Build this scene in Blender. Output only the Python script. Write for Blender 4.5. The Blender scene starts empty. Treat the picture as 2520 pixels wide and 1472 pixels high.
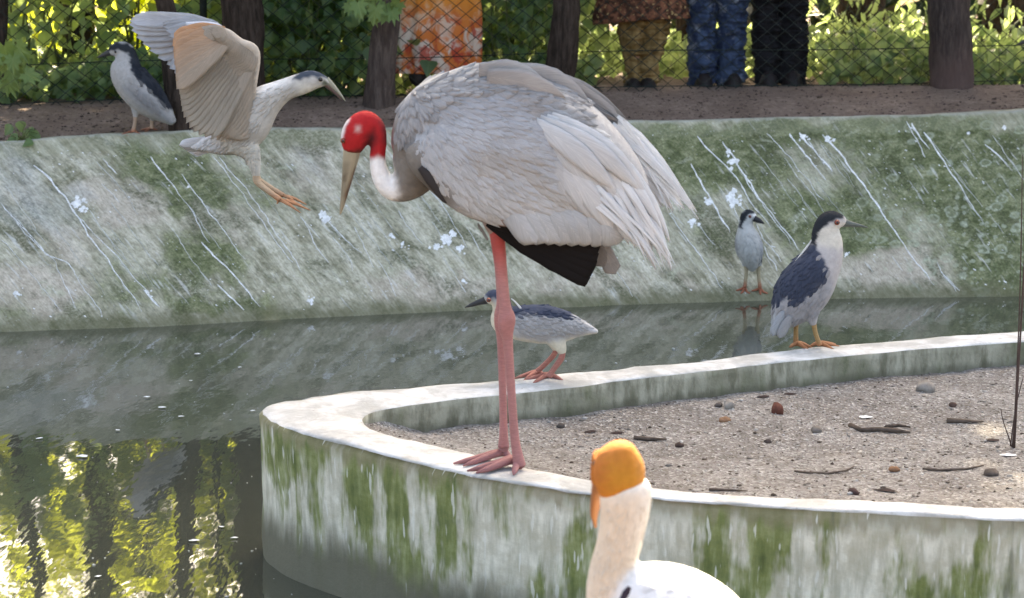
import bpy, bmesh, math, random
import numpy as np
from mathutils import Vector, Matrix, noise as mnoise
from mathutils.bvhtree import BVHTree
random.seed(7); rng = np.random.default_rng(7)
S = bpy.context.scene
COL = S.collection
# ------------------------------------------------------------------ camera
F = 4200.0; CX, CY = 1260.0, 736.25; HC = 1.72
PITCH = math.atan((736.0 - 5.0) / F)
cam = bpy.data.cameras.new('camera'); camo = bpy.data.objects.new('camera', cam); COL.objects.link(camo)
camo.location = (0, 0, HC); camo.rotation_euler = (math.pi/2 - PITCH, 0, 0)
cam.sensor_width = 36; cam.sensor_fit = 'HORIZONTAL'; cam.lens = 36*F/2520
cam.clip_end = 500; cam.clip_start = 0.05
cam.dof.use_dof = True; cam.dof.focus_distance = 5.8; cam.dof.aperture_fstop = 6.0
S.camera = camo
# ------------------------------------------------------------------ sky, sun, exposure
SUN_EL, SUN_AZ = math.radians(43), math.radians(9)      # behind the trees, a little to the right
w = bpy.data.worlds.new('World'); S.world = w; w.use_nodes = True
wn = w.node_tree.nodes; bg = wn['Background']
sky = wn.new('ShaderNodeTexSky'); sky.sky_type = 'NISHITA'; sky.sun_disc = False
sky.sun_elevation = SUN_EL; sky.sun_rotation = SUN_AZ; sky.air_density = 0.7; sky.dust_density = 5.0; sky.ozone_density = 0.3
w.node_tree.links.new(sky.outputs[0], bg.inputs[0]); bg.inputs[1].default_value = 0.15
sl = bpy.data.lights.new('sun', 'SUN'); sl.energy = 5.0; sl.angle = math.radians(0.6); sl.color = (1.0, 0.93, 0.80)
so = bpy.data.objects.new('sun', sl); COL.objects.link(so)
sdir = Vector((math.sin(SUN_AZ)*math.cos(SUN_EL), math.cos(SUN_AZ)*math.cos(SUN_EL), math.sin(SUN_EL)))
so.rotation_euler = sdir.to_track_quat('Z', 'Y').to_euler(); so.location = (2, 20, 18)
S.view_settings.view_transform = 'Standard'; S.view_settings.look = 'None'
S.view_settings.exposure = 2.6; S.view_settings.gamma = 1.0; S.view_settings.use_curve_mapping = False
S.view_settings.use_white_balance = True; S.view_settings.white_balance_temperature = 7900; S.view_settings.white_balance_tint = 6
S.render.engine = 'CYCLES'
S.cycles.max_bounces = 8; S.cycles.transparent_max_bounces = 8; S.cycles.caustics_reflective = False; S.cycles.caustics_refractive = False

# ------------------------------------------------------------------ pixel <-> place (photograph at 2520 x 1472)
FW = Vector((0, math.cos(PITCH), -math.sin(PITCH))); UP = Vector((0, math.sin(PITCH), math.cos(PITCH)))
CAM = Vector((0, 0, HC))
def ray(px, py):
    d = FW + Vector((1, 0, 0))*((px-CX)/F) + UP*((CY-py)/F)
    return d / d.y
def at(px, py, Y): return CAM + ray(px, py)*Y
def onz(px, py, z):
    d = ray(px, py); return CAM + d*((z-HC)/d.z)
def proj(P):          # numpy (n,3) -> px,py
    v = np.asarray(P, float) - np.array(CAM)
    f = v @ np.array(FW); u = v[:, 0]/f; t = (v @ np.array(UP))/f
    return CX + u*F, CY - t*F
def hit(bvh, px, py):
    d = ray(px, py).normalized()
    return bvh.ray_cast(CAM, d)
def interp(xs, ys): return lambda x: float(np.interp(x, xs, ys))
def linx(xs, ys):     # interpolation with straight extrapolation
    def f(x):
        if x < xs[0]: return ys[0] + (x-xs[0])*(ys[1]-ys[0])/(xs[1]-xs[0])
        if x > xs[-1]: return ys[-1] + (x-xs[-1])*(ys[-1]-ys[-2])/(xs[-1]-xs[-2])
        return float(np.interp(x, xs, ys))
    return f
def fbm(x, y, z=0.0, o=3): return mnoise.fractal(Vector((x, y, z)), 1.0, 2.0, o)

# ------------------------------------------------------------------ objects
def tag(o, label=None, cat=None, group=None, kind=None):
    if label: o['label'] = label
    if cat: o['category'] = cat
    if group: o['group'] = group
    if kind: o['kind'] = kind
    return o
def link(name, me, mats, parent=None, smooth=True):
    o = bpy.data.objects.new(name, me); COL.objects.link(o)
    for m in (mats if isinstance(mats, (list, tuple)) else [mats]):
        if m and m.name not in [x.name for x in me.materials if x]: me.materials.append(m)
    if parent: o.parent = parent
    if smooth and len(me.polygons): me.polygons.foreach_set('use_smooth', [True]*len(me.polygons))
    return o
def mesh(name, V, Fc, col=None, uv=None):
    me = bpy.data.meshes.new(name); me.from_pydata([tuple(v) for v in V], [], Fc); me.update()
    if col is not None:
        a = me.color_attributes.new('Col', 'FLOAT_COLOR', 'POINT')
        c = np.ones((len(V), 4), np.float32); c[:, :3] = np.asarray(col, np.float32); a.data.foreach_set('color', c.ravel())
    if uv is not None:
        l = me.uv_layers.new(name='UVMap'); idx = np.zeros(len(me.loops), np.int32); me.loops.foreach_get('vertex_index', idx)
        l.data.foreach_set('uv', np.asarray(uv, np.float32)[idx].ravel())
    return me
def empty(name, loc):
    o = bpy.data.objects.new(name, None); o.location = loc; o.empty_display_size = .05; COL.objects.link(o); return o
def fastmesh(name, V, quads, col=None, uv=None):     # big numpy meshes; quads (n,k)
    me = bpy.data.meshes.new(name); V = np.asarray(V, np.float32); q = np.asarray(quads, np.int32); k = q.shape[1]
    me.vertices.add(len(V)); me.vertices.foreach_set('co', V.ravel())
    me.loops.add(q.size); me.loops.foreach_set('vertex_index', q.ravel())
    me.polygons.add(len(q)); me.polygons.foreach_set('loop_start', np.arange(0, q.size, k, dtype=np.int32))
    me.polygons.foreach_set('loop_total', np.full(len(q), k, np.int32)); me.update(calc_edges=True)
    if col is not None:
        a = me.color_attributes.new('Col', 'FLOAT_COLOR', 'POINT'); c = np.ones((len(V), 4), np.float32); c[:, :3] = col
        a.data.foreach_set('color', c.ravel())
    if uv is not None:
        l = me.uv_layers.new(name='UVMap'); l.data.foreach_set('uv', np.asarray(uv, np.float32)[q.ravel()].ravel())
    return me

# ------------------------------------------------------------------ material helper
class MT:
    def __init__(s, name, rough=.8, spec=.3):
        s.m = bpy.data.materials.new(name); s.m.use_nodes = True; s.t = s.m.node_tree; s.n = s.t.nodes
        s.p = s.n['Principled BSDF']; s.p.inputs['Roughness'].default_value = rough; s.p.inputs['Specular IOR Level'].default_value = spec
    def L(s, a, b): s.t.links.new(a, b)
    def put(s, sock, v):
        if hasattr(v, 'is_output') or isinstance(v, bpy.types.NodeSocket): s.L(v, sock)
        else:
            if isinstance(v, tuple) and len(v) == 3 and sock.type == 'RGBA': v = v + (1,)
            sock.default_value = v
    def attr(s, n): x = s.n.new('ShaderNodeAttribute'); x.attribute_name = n; return x.outputs['Color']
    def coord(s, k='Object'): return s.n.new('ShaderNodeTexCoord').outputs[k]
    def mapping(s, v, scale=(1, 1, 1), loc=(0, 0, 0), rot=(0, 0, 0)):
        x = s.n.new('ShaderNodeMapping'); s.L(v, x.inputs[0]); x.inputs['Scale'].default_value = scale; x.inputs['Location'].default_value = loc; x.inputs['Rotation'].default_value = rot; return x.outputs[0]
    def noise(s, v, scale=5, detail=4, rough=.55, dist=0):
        x = s.n.new('ShaderNodeTexNoise'); s.L(v, x.inputs['Vector']); x.inputs['Scale'].default_value = scale; x.inputs['Detail'].default_value = detail; x.inputs['Roughness'].default_value = rough; x.inputs['Distortion'].default_value = dist; return x.outputs['Fac']
    def vor(s, v, scale=5, feature='F1', rnd=1.0):
        x = s.n.new('ShaderNodeTexVoronoi'); s.L(v, x.inputs['Vector']); x.inputs['Scale'].default_value = scale; x.feature = feature; x.inputs['Randomness'].default_value = rnd; return x.outputs['Distance'], (x.outputs['Color'] if feature != 'DISTANCE_TO_EDGE' else None)
    def ramp(s, f, stops, interp='LINEAR'):
        x = s.n.new('ShaderNodeValToRGB'); s.L(f, x.inputs[0]); e = x.color_ramp.elements; x.color_ramp.interpolation = interp
        while len(e) < len(stops): e.new(.5)
        for i, (p, c) in enumerate(stops):
            e[i].position = p; e[i].color = (c if isinstance(c, tuple) else (c, c, c)) + (1,)
        return x.outputs[0]
    def mr(s, f, a, b, c=0, d=1):
        x = s.n.new('ShaderNodeMapRange'); x.interpolation_type = 'SMOOTHSTEP'; s.put(x.inputs[0], f)
        for i, v in enumerate((a, b, c, d)): x.inputs[i+1].default_value = v
        return x.outputs[0]
    def mix(s, f, a, b, mode='MIX'):
        x = s.n.new('ShaderNodeMix'); x.data_type = 'RGBA'; x.blend_type = mode
        s.put(x.inputs[0], f); s.put(x.inputs[6], a); s.put(x.inputs[7], b); return x.outputs[2]
    def math(s, op, a, b=0):
        x = s.n.new('ShaderNodeMath'); x.operation = op; s.put(x.inputs[0], a); s.put(x.inputs[1], b); return x.outputs[0]
    def sep(s, v): x = s.n.new('ShaderNodeSeparateXYZ'); s.L(v, x.inputs[0]); return x.outputs
    def comb(s, a, b, c=0): x = s.n.new('ShaderNodeCombineXYZ'); s.put(x.inputs[0], a); s.put(x.inputs[1], b); s.put(x.inputs[2], c); return x.outputs[0]
    def base(s, c): s.put(s.p.inputs['Base Color'], c); return s
    def bump(s, h, strength=.3, dist=.01):
        x = s.n.new('ShaderNodeBump'); s.L(h, x.inputs['Height']); x.inputs['Strength'].default_value = strength; x.inputs['Distance'].default_value = dist; s.L(x.outputs[0], s.p.inputs['Normal']); return s
    def rnd(s): return s.n.new('ShaderNodeObjectInfo').outputs['Random']

# ---- bank concrete: UV is metres along / metres up the slope
def mat_bank():
    m = MT('mossy_concrete', .9, .2); uv = m.coord('UV'); x, y, _ = m.sep(uv)
    a = m.math('ADD', x, m.math('MULTIPLY', y, .52))                 # constant along the run-off direction
    st = m.comb(m.math('MULTIPLY', a, 1.0), m.math('MULTIPLY', y, .12))
    n1 = m.noise(st, 9, 5, .6); n2 = m.noise(m.mapping(st, loc=(7, 3, 0)), 30, 4, .6)
    big = m.noise(m.mapping(m.comb(a, m.math('MULTIPLY', y, .55)), loc=(1.3, 0, 0)), 1.9, 5, .6, .4)
    fine = m.noise(uv, 55, 4, .7); mid = m.noise(uv, 11, 5, .65, .5)
    tone = m.math('ADD', m.math('MULTIPLY', n1, .40), m.math('ADD', m.math('MULTIPLY', n2, .34), m.math('MULTIPLY', mid, .30)))
    grey = m.ramp(tone, [(.37, (.12, .118, .07)), (.47, (.29, .275, .195)), (.56, (.47, .445, .345)), (.67, (.64, .61, .51))])
    green = m.ramp(m.math('ADD', m.math('MULTIPLY', mid, .6), m.math('MULTIPLY', fine, .4)), [(.32, (.034, .048, .016)), (.45, (.085, .105, .042)), (.56, (.19, .205, .105)), (.68, (.37, .37, .235))])
    moss, tan_, blue = m.sep(m.attr('Col'))
    gm = m.mr(m.math('ADD', m.math('MULTIPLY', m.math('ADD', big, mid), .36), m.math('MULTIPLY', moss, .42)), .46, .64)
    c = m.mix(m.math('MULTIPLY', gm, .92), grey, green)
    pk = m.mr(m.math('ADD', m.math('MULTIPLY', m.noise(m.mapping(m.comb(a, m.math('MULTIPLY', y, .5)), loc=(9, 5, 0)), 5, 5, .65), .5), m.math('MULTIPLY', tan_, .55)), .40, .66)
    c = m.mix(m.math('MULTIPLY', pk, .7), c, m.mix(mid, (.36, .30, .235), (.62, .55, .47)))
    dk = m.math('MULTIPLY', m.mr(m.noise(m.mapping(m.comb(a, m.math('MULTIPLY', y, .6)), loc=(21, 4, 0)), 3.4, 6, .68, .6), .50, .62), m.mr(fine, .62, .42, .35, 1))
    c = m.mix(m.math('MULTIPLY', dk, .78), c, m.mix(mid, (.035, .042, .020), (.10, .115, .055)))
    pt = m.mr(m.noise(m.mapping(uv, loc=(5, 17, 0)), 6.5, 6, .7, .8), .56, .68)
    c = m.mix(m.math('MULTIPLY', pt, .55), c, (.40, .41, .30))
    # bleached blue-white patches
    bw = m.mr(m.math('ADD', m.math('MULTIPLY', m.noise(m.mapping(st, loc=(3, 8, 0)), 8, 5, .65), .6), m.math('MULTIPLY', blue, .4)), .42, .66)
    c = m.mix(m.math('MULTIPLY', bw, .35), c, (.50, .51, .51))
    # lichen rings, mostly right
    wv = m.comb(m.math('ADD', x, m.math('MULTIPLY', mid, .05)), y)
    d, cc = m.vor(wv, 9.5); ring = m.math('MULTIPLY', m.mr(d, .20, .30), m.mr(d, .44, .33)); disc = m.mr(d, .40, .30)
    k = m.sep(cc)[0]; li = m.math('MULTIPLY', m.math('MULTIPLY', m.math('ADD', m.math('MULTIPLY', ring, .6), m.math('MULTIPLY', disc, .25)), m.mr(k, .45, .55)), m.mr(x, 1.2, 2.7, .0, .75))
    d2, cc2 = m.vor(m.mapping(wv, loc=(4, 4, 0)), 21); k2 = m.sep(cc2)[0]
    li2 = m.math('MULTIPLY', m.math('MULTIPLY', m.mr(d2, .42, .30), m.mr(k2, .5, .6)), m.math('MULTIPLY', m.mr(x, 1.9, 2.9, 0, .6), m.mr(y, 1.15, .75)))
    c = m.mix(m.math('MINIMUM', m.math('ADD', li, li2), .8), c, (.36, .39, .29))
    # droppings speckle
    d3, cc3 = m.vor(m.mapping(m.comb(a, m.math('MULTIPLY', y, .6)), loc=(2, 2, 0)), 62); k3 = m.sep(cc3)[0]
    sp = m.math('MULTIPLY', m.mr(d3, .30, .12), m.math('MULTIPLY', m.mr(k3, .62, .70), m.mr(m.noise(uv, 3.0, 3), .42, .62)))
    c = m.mix(m.math('MULTIPLY', sp, .5), c, (.62, .62, .60))
    thin = m.math('MULTIPLY', m.mr(m.noise(m.mapping(st, loc=(11, 1, 0)), 42, 2, .4), .62, .70), m.mr(m.noise(uv, 2.4, 3), .40, .60))
    c = m.mix(m.math('MULTIPLY', thin, .62), c, (.58, .58, .55))
    gr = m.noise(m.mapping(m.comb(a, m.math('MULTIPLY', y, .35)), loc=(2, 30, 0)), 85, 3, .75); c = m.mix(1.0, c, m.ramp(gr, [(.30, .60), (.52, 1.0), (.74, 1.35)]), 'MULTIPLY')
    # pale coping at the lip, mossy brown waterline
    lipn = m.math('ADD', y, m.math('MULTIPLY', m.math('SUBTRACT', mid, .5), .10))
    c = m.mix(m.mr(lipn, 1.40, 1.44, 0, .35), c, m.mix(fine, (.12, .14, .07), (.36, .36, .26))); c = m.mix(m.mr(lipn, 1.53, 1.56, 0, .75), c, m.mix(mid, (.24, .25, .20), (.48, .47, .42)))
    lowl = m.math('ADD', y, m.math('MULTIPLY', m.math('SUBTRACT', m.noise(uv, 9, 4), .5), .22))
    c = m.mix(m.mr(lowl, .17, .03, 0, .75), c, m.mix(fine, (.06, .066, .028), (.15, .145, .085)))
    m.base(c).bump(m.math('ADD', m.math('MULTIPLY', mid, .6), m.math('MULTIPLY', fine, .5)), .5, .012)
    return m.m
# ---- island wall side: UV is metres along / height
def mat_wall():
    m = MT('streaked_wall', .85, .2); uv = m.coord('UV'); x, y, _ = m.sep(uv)
    st = m.comb(x, m.math('MULTIPLY', y, .16))
    n1 = m.noise(st, 11, 5, .62); n2 = m.noise(m.mapping(st, loc=(5, 2, 0)), 34, 4, .6)
    big = m.noise(m.mapping(m.comb(x, m.math('MULTIPLY', y, .6)), loc=(2.7, 1, 0)), 3.4, 4, .6, .3); fine = m.noise(uv, 60, 4, .7); mid = m.noise(uv, 14, 5, .65)
    pale = m.mix(m.mr(n2, .3, .7), (.40, .39, .31), (.72, .70, .60))
    pale = m.mix(m.mr(mid, .38, .68, 0, .65), pale, (.40, .375, .28))
    green = m.ramp(m.math('ADD', m.math('MULTIPLY', n2, .5), m.math('MULTIPLY', mid, .5)), [(.33, (.06, .085, .018)), (.5, (.15, .18, .05)), (.68, (.33, .36, .18))])
    g = m.mr(m.math('ADD', m.math('MULTIPLY', n1, .62), m.math('ADD', m.math('MULTIPLY', big, .55), m.mr(x, 2.2, 4.6, 0, .09))), .55, .645)
    c = m.mix(m.math('MULTIPLY', g, .93), pale, green)
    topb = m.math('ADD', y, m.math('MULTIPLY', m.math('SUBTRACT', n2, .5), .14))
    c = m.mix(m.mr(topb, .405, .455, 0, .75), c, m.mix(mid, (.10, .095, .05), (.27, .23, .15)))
    runs = m.mr(m.noise(m.mapping(st, loc=(1, 9, 0)), 55, 2, .4), .645, .69)
    c = m.mix(m.math('MULTIPLY', runs, .65), c, (.66, .66, .60))
    drk = m.math('MULTIPLY', m.mr(m.noise(m.mapping(st, loc=(8, 1, 0)), 16, 3, .5), .63, .70), .55)
    c = m.mix(drk, c, (.10, .10, .07))
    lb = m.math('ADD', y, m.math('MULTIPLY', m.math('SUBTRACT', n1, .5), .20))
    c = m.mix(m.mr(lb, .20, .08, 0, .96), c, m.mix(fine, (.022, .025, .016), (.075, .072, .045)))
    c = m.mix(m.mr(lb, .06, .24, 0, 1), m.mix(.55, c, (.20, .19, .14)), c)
    m.base(c).bump(m.math('ADD', m.math('MULTIPLY', n2, .5), m.math('MULTIPLY', fine, .6)), .45, .006)
    return m.m
def mat_wall_top():
    m = MT('worn_white_wash', .85, .2); o = m.coord('Object')
    a = m.noise(o, 7, 5, .65, .4); b = m.noise(o, 45, 4, .7); s = m.noise(m.mapping(o, scale=(1, 3.5, 1)), 22, 4, .65)
    c = m.mix(m.mr(a, .35, .65), (.38, .375, .355), (.62, .615, .60))
    c = m.mix(m.mr(s, .54, .68, 0, .6), c, (.36, .34, .30)); c = m.mix(m.mr(b, .64, .74, 0, .7), c, (.24, .22, .19))
    m.base(c).bump(m.math('ADD', a, b), .4, .008); return m.m
def mat_wall_in():
    m = MT('mossy_inner_wall', .9, .2); uv = m.coord('UV'); x, y, _ = m.sep(uv); st = m.comb(x, m.math('MULTIPLY', y, .3))
    n = m.noise(st, 16, 5, .6); b = m.noise(m.mapping(uv, loc=(3, 0, 0)), 2.6, 3); f = m.noise(uv, 70, 3)
    c = m.mix(m.mr(n, .35, .68), (.16, .155, .11), (.44, .425, .34))
    g = m.mr(m.math('ADD', m.math('MULTIPLY', b, .7), m.math('MULTIPLY', n, .5)), .58, .72)
    c = m.mix(m.math('MULTIPLY', g, .85), c, m.mix(f, (.035, .042, .018), (.15, .16, .085)))
    lo = m.math('ADD', y, m.math('MULTIPLY', m.math('SUBTRACT', n, .5), .06)); c = m.mix(m.mr(lo, .41, .375, 0, .55), c, (.08, .075, .05))
    m.base(c).bump(f, .5, .006); return m.m
def mat_sand():
    m = MT('gravelly_sand', .95, .15); o = m.coord('Object')
    a = m.noise(o, 4, 5, .6); b = m.noise(o, 38, 5, .7); d, cc = m.vor(o, 120); k = m.sep(cc)[0]
    c = m.mix(m.mr(a, .3, .7), (.225, .205, .19), (.35, .33, .31)); c = m.mix(m.mr(b, .35, .7), m.mix(.5, c, (.10, .085, .07)), c)
    c = m.mix(m.mr(k, .86, .92, 0, .6), c, (.52, .50, .47)); c = m.mix(m.mr(k, .16, .08, 0, .7), c, (.11, .09, .075))
    m.base(c).bump(m.math('ADD', m.math('MULTIPLY', b, 1.2), d), .8, .012); return m.m
def mat_soil():
    m = MT('brown_soil', .95, .15); o = m.coord('Object')
    a = m.noise(o, 3, 5, .6); b = m.noise(o, 30, 5, .7); f = m.noise(m.mapping(o, scale=(1, .55, 1)), 17, 4, .6)
    c = m.mix(m.mr(a, .3, .7), (.20, .142, .112), (.30, .222, .18)); c = m.mix(m.mr(b, .4, .7), m.mix(.45, c, (.06, .04, .03)), c)
    c = m.mix(m.mr(f, .62, .70, 0, .8), c, (.045, .028, .02)); m.base(c).bump(m.math('ADD', b, f), .9, .03); return m.m
def mat_water():
    m = MT('pond_water', .035, .5); o = m.coord('Object'); m.p.inputs['IOR'].default_value = 2.2
    n = m.noise(m.mapping(o, scale=(1, .45, 1)), 5.5, 3, .5); n2 = m.noise(m.mapping(o, scale=(1, .3, 1)), 26, 2, .5)
    c = m.mix(m.noise(o, 1.2, 3), (.046, .050, .037), (.066, .072, .054))
    m.base(c).bump(m.math('ADD', n, m.math('MULTIPLY', n2, .22)), .045, .05); return m.m
def mat_col(name, rough=.75, spec=.25, grain=.12, scale=(60, 60, 60), sheen=0.0):
    m = MT(name, rough, spec); c = m.attr('Col'); o = m.coord('Object')
    n = m.noise(m.mapping(o, scale=scale), 1, 4, .65); n2 = m.noise(o, 9, 3)
    c = m.mix(1.0, c, m.ramp(n, [(.3, 1-grain*1.6), (.7, 1+grain*.2)]), 'MULTIPLY'); c = m.mix(1.0, c, m.ramp(n2, [(.3, 1-grain), (.7, 1.0)]), 'MULTIPLY')
    m.base(c).bump(n, .5, .006)
    if sheen: m.p.inputs['Sheen Weight'].default_value = sheen; m.p.inputs['Sheen Roughness'].default_value = .6
    return m.m
def mat_feather(name='feather', thin=.16):
    m = MT(name, .8, .12); uv = m.coord('UV'); x, y, _ = m.sep(uv); c = m.attr('Col')
    ax = m.math('ABSOLUTE', m.math('SUBTRACT', x, .5))
    br = m.math('SUBTRACT', m.math('MULTIPLY', y, 34), m.math('MULTIPLY', ax, 26))
    bn = m.noise(m.comb(m.math('MULTIPLY', x, 2.0), br, m.math('MULTIPLY', m.sep(m.coord('Object'))[0], 9)), 1.1, 3, .6)
    c = m.mix(1.0, c, m.ramp(bn, [(.28, .78), (.64, 1.02)]), 'MULTIPLY')
    c = m.mix(m.mr(ax, .035, .012, 0, .35), c, m.mix(1.0, c, (1.25, 1.22, 1.15), 'MULTIPLY'))
    c = m.mix(1.0, c, m.ramp(m.noise(m.coord('Object'), 11, 3), [(.32, .88), (.6, 1.0)]), 'MULTIPLY')
    m.base(c).bump(bn, .18, .003)
    tr = m.n.new('ShaderNodeBsdfTranslucent'); m.L(c, tr.inputs[0]); mx = m.n.new('ShaderNodeMixShader'); mx.inputs[0].default_value = thin
    out = m.n['Material Output']; m.L(m.p.outputs[0], mx.inputs[1]); m.L(tr.outputs[0], mx.inputs[2]); m.L(mx.outputs[0], out.inputs[0]); return m.m
def mat_leaf(name, c0, c1, tr_col, trans=.45):
    m = MT(name, .45, .4); col = m.attr('Col'); x, y, _ = m.sep(col)
    c = m.mix(x, c0, c1); uvx, uvy, _ = m.sep(m.coord('UV')); ax = m.math('ABSOLUTE', uvx)
    vein = m.math('ABSOLUTE', m.math('SINE', m.math('SUBTRACT', m.math('MULTIPLY', uvy, 15), m.math('MULTIPLY', ax, 12))))
    c = m.mix(m.mr(ax, .06, .02, 0, .4), c, m.mix(.5, c, (.30, .36, .16))); c = m.mix(m.mr(vein, .12, .02, 0, .22), c, (.22, .28, .12))
    m.base(c)
    tr = m.n.new('ShaderNodeBsdfTranslucent'); m.put(tr.inputs[0], m.mix(x, tuple(v*.75 for v in tr_col), tr_col))
    mx = m.n.new('ShaderNodeMixShader'); mx.inputs[0].default_value = trans
    out = m.n['Material Output']; m.L(m.p.outputs[0], mx.inputs[1]); m.L(tr.outputs[0], mx.inputs[2]); m.L(mx.outputs[0], out.inputs[0]); return m.m
def mat_bark(name, dark, light):
    m = MT(name, .95, .1); o = m.coord('Object'); n = m.noise(m.mapping(o, scale=(1, 1, .18)), 34, 5, .7, .5); b = m.noise(o, 5, 4)
    c = m.mix(m.mr(n, .35, .7), dark, light); c = m.mix(m.mr(b, .5, .75, 0, .5), c, tuple(v*1.5 for v in light)); m.base(c).bump(n, .9, .02); return m.m
def mat_footed():
    m = MT('soil_splashed_bark', .95, .1); o = m.coord('Object'); n = m.noise(m.mapping(o, scale=(1, 1, .18)), 34, 5, .7, .5); b = m.noise(o, 7, 4); z = m.sep(o)[2]
    c = m.mix(m.mr(n, .35, .7), (.035, .028, .026), (.085, .068, .060)); f = m.mr(m.math('ADD', z, m.math('MULTIPLY', m.math('SUBTRACT', b, .5), .35)), .42, .05)
    c = m.mix(m.math('MULTIPLY', f, .6), c, (.12, .078, .068)); m.base(c).bump(n, .9, .02); return m.m
def mat_plain(name, c, rough=.7, spec=.3, var=.2, sc=18):
    m = MT(name, rough, spec); n = m.noise(m.coord('Object'), sc, 4, .65); m.base(m.mix(m.mr(n, .3, .7), tuple(v*(1-var) for v in c), tuple(min(1, v*(1+var)) for v in c))).bump(n, .2, .004); return m.m
M = dict(bank=mat_bank(), wall=mat_wall(), wtop=mat_wall_top(), win=mat_wall_in(), sand=mat_sand(), soil=mat_soil(), water=mat_water(),
    bird=mat_col('bird_skin_and_down', .8, .2, .12), feather=mat_feather(), feather_thin=mat_feather('thin_feather', .42), horn=mat_col('horny_bill', .45, .4, .15, (40, 40, 8)),
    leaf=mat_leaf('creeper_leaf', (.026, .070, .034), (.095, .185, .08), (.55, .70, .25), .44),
    leafd=mat_leaf('shade_tinted_forest_leaf', (.012, .028, .008), (.035, .06, .018), (.14, .19, .03), .06),  # darkened leaf: the wood's deep shade is put into its colour
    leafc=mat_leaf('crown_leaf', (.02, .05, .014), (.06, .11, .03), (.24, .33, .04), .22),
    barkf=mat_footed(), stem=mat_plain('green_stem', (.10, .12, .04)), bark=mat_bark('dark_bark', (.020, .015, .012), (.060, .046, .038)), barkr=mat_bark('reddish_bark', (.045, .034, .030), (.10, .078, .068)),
    wire=mat_plain('fence_wire', (.014, .021, .018), .7, .2), drop_old=mat_plain('old_dropping', (.54, .545, .51), .9, .2, .25, 30), leafs=mat_leaf('sun_tinted_leaf', (.04, .09, .02), (.11, .19, .045), (.80, .88, .10), .62), drop=mat_plain('dried_dropping', (.72, .725, .72), .9, .2, .2, 40),  # leafs: brighter leaf copy with sunlight put into its colour
    stone=mat_col('stone', .9, .2, .25, (50, 50, 50)), twig=mat_plain('dead_twig', (.085, .065, .052), .95, .1, .35, 30),
    skin=mat_plain('skin', (.28, .15, .10), .5), ground=mat_soil(), eye=MT('eye_dark', .12, .6).base((.01, .008, .008)).m, eyer=MT('eye_red', .12, .6).base((.17, .03, .012)).m, scute=mat_col('scaly_leg', .6, .3, .15, (55, 55, 300)))

# ================================================================== THE SETTING
yw = linx([0, 400, 900, 1500, 2000, 2520], [818, 803, 776, 752, 737, 729])      # far waterline in the photograph
yt = linx([0, 130, 470, 850, 1250, 1550, 2100, 2400, 2520], [352, 342, 322, 319, 309, 301, 288, 280, 272])   # lip of the bank
yf = linx([0, 850, 1490, 2000, 2520], [264, 241, 226, 214, 208])                # foot of the fence
def bank_col(px):
    W = onz(px, yw(px), 0.0); B = at(px, yt(px)+46, W.y+1.15); T = at(px, yt(px), W.y+1.235); Fp = at(px, yf(px), W.y+2.35)
    return W, B, T, Fp
# where moss and pale lime scale have settled (photograph px): cx, cy, rx, ry, amount
MOSS = [(430, 440, 150, 85, .9), (520, 350, 220, 40, .6), (500, 640, 120, 80, .8), (330, 720, 150, 60, .5), (640, 470, 110, 90, .55), (560, 760, 200, 30, .7), (60, 760, 200, 40, .4), (1060, 600, 130, 60, .35), (780, 690, 150, 60, .35), (1750, 400, 260, 90, .8), (2050, 560, 190, 130, .75), (2330, 430, 260, 150, 1.0), (2450, 620, 150, 150, .8), (1900, 330, 500, 45, .8), (1730, 600, 90, 90, .35), (2260, 340, 300, 60, .9), (1500, 760, 150, 30, .4), (-400, 560, 300, 200, .5), (2900, 520, 350, 220, .8)]
TAN = [(80, 720, 150, 70, .9), (290, 500, 120, 70, .8), (160, 600, 130, 80, .6), (560, 560, 130, 60, .55), (1080, 715, 230, 45, .75), (1450, 690, 200, 50, .6), (2170, 670, 180, 60, .85), (820, 420, 160, 90, .55), (360, 600, 90, 60, .4), (1640, 680, 120, 50, .5), (60, 480, 120, 90, .4), (2100, 640, 90, 50, .4)]
BLUE = [(60, 470, 110, 130, .8), (190, 500, 60, 40, .8), (760, 400, 170, 80, .5), (1000, 560, 160, 90, .5), (1090, 600, 80, 40, .5), (120, 560, 120, 60, .6)]
def stain(L, px, py):
    x = px + 45*fbm(px*.012, py*.012, 1); y = py + 45*fbm(px*.012, py*.012, 9); v = 0
    for cx, cy, rx, ry, a in L:
        dx = (x-cx)-(y-cy)*.55; d = math.hypot(dx/rx, (y-cy)/ry); v = max(v, a*max(0, 1-d*d*.55))
    return min(1, v)
V = []; UVs = []; Fc = []; ST_ = []
PXS = np.linspace(-1500, 4000, 480)
NR = 46
for px in PXS:
    W, B, T, Fp = bank_col(px)
    low = W + (W-B)*.45
    prof = [(low.lerp(W, i/5), -.6+.6*i/5) for i in range(5)] + [(W.lerp(B, i/30), 1.40*i/30) for i in range(31)] + [(B.lerp(T, i/7), 1.40+.15*i/7) for i in range(1, 8)]
    Tb = T + Vector((0, .03, .004)); prof += [(Tb, 1.57), (T+Vector((0, .16, .0)), 1.70), (T+Vector((0, .17, -.2)), 1.9)]
    for p, v in prof:
        n = fbm(p.x*1.6, p.y*1.6, p.z*1.6)*.014 + fbm(p.x*7, p.y*7, p.z*7)*.004
        V.append(p + Vector((0, -n*.6, n*.8))); UVs.append((W.x, v))
        qy = yw(px)+(yt(px)-yw(px))*v/1.55; ST_.append((stain(MOSS, px, qy), stain(TAN, px, qy), stain(BLUE, px, qy)))
nr = len(prof)
for i in range(len(PXS)-1):
    for j in range(nr-1): Fc.append((i*nr+j, (i+1)*nr+j, (i+1)*nr+j+1, i*nr+j+1))
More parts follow.
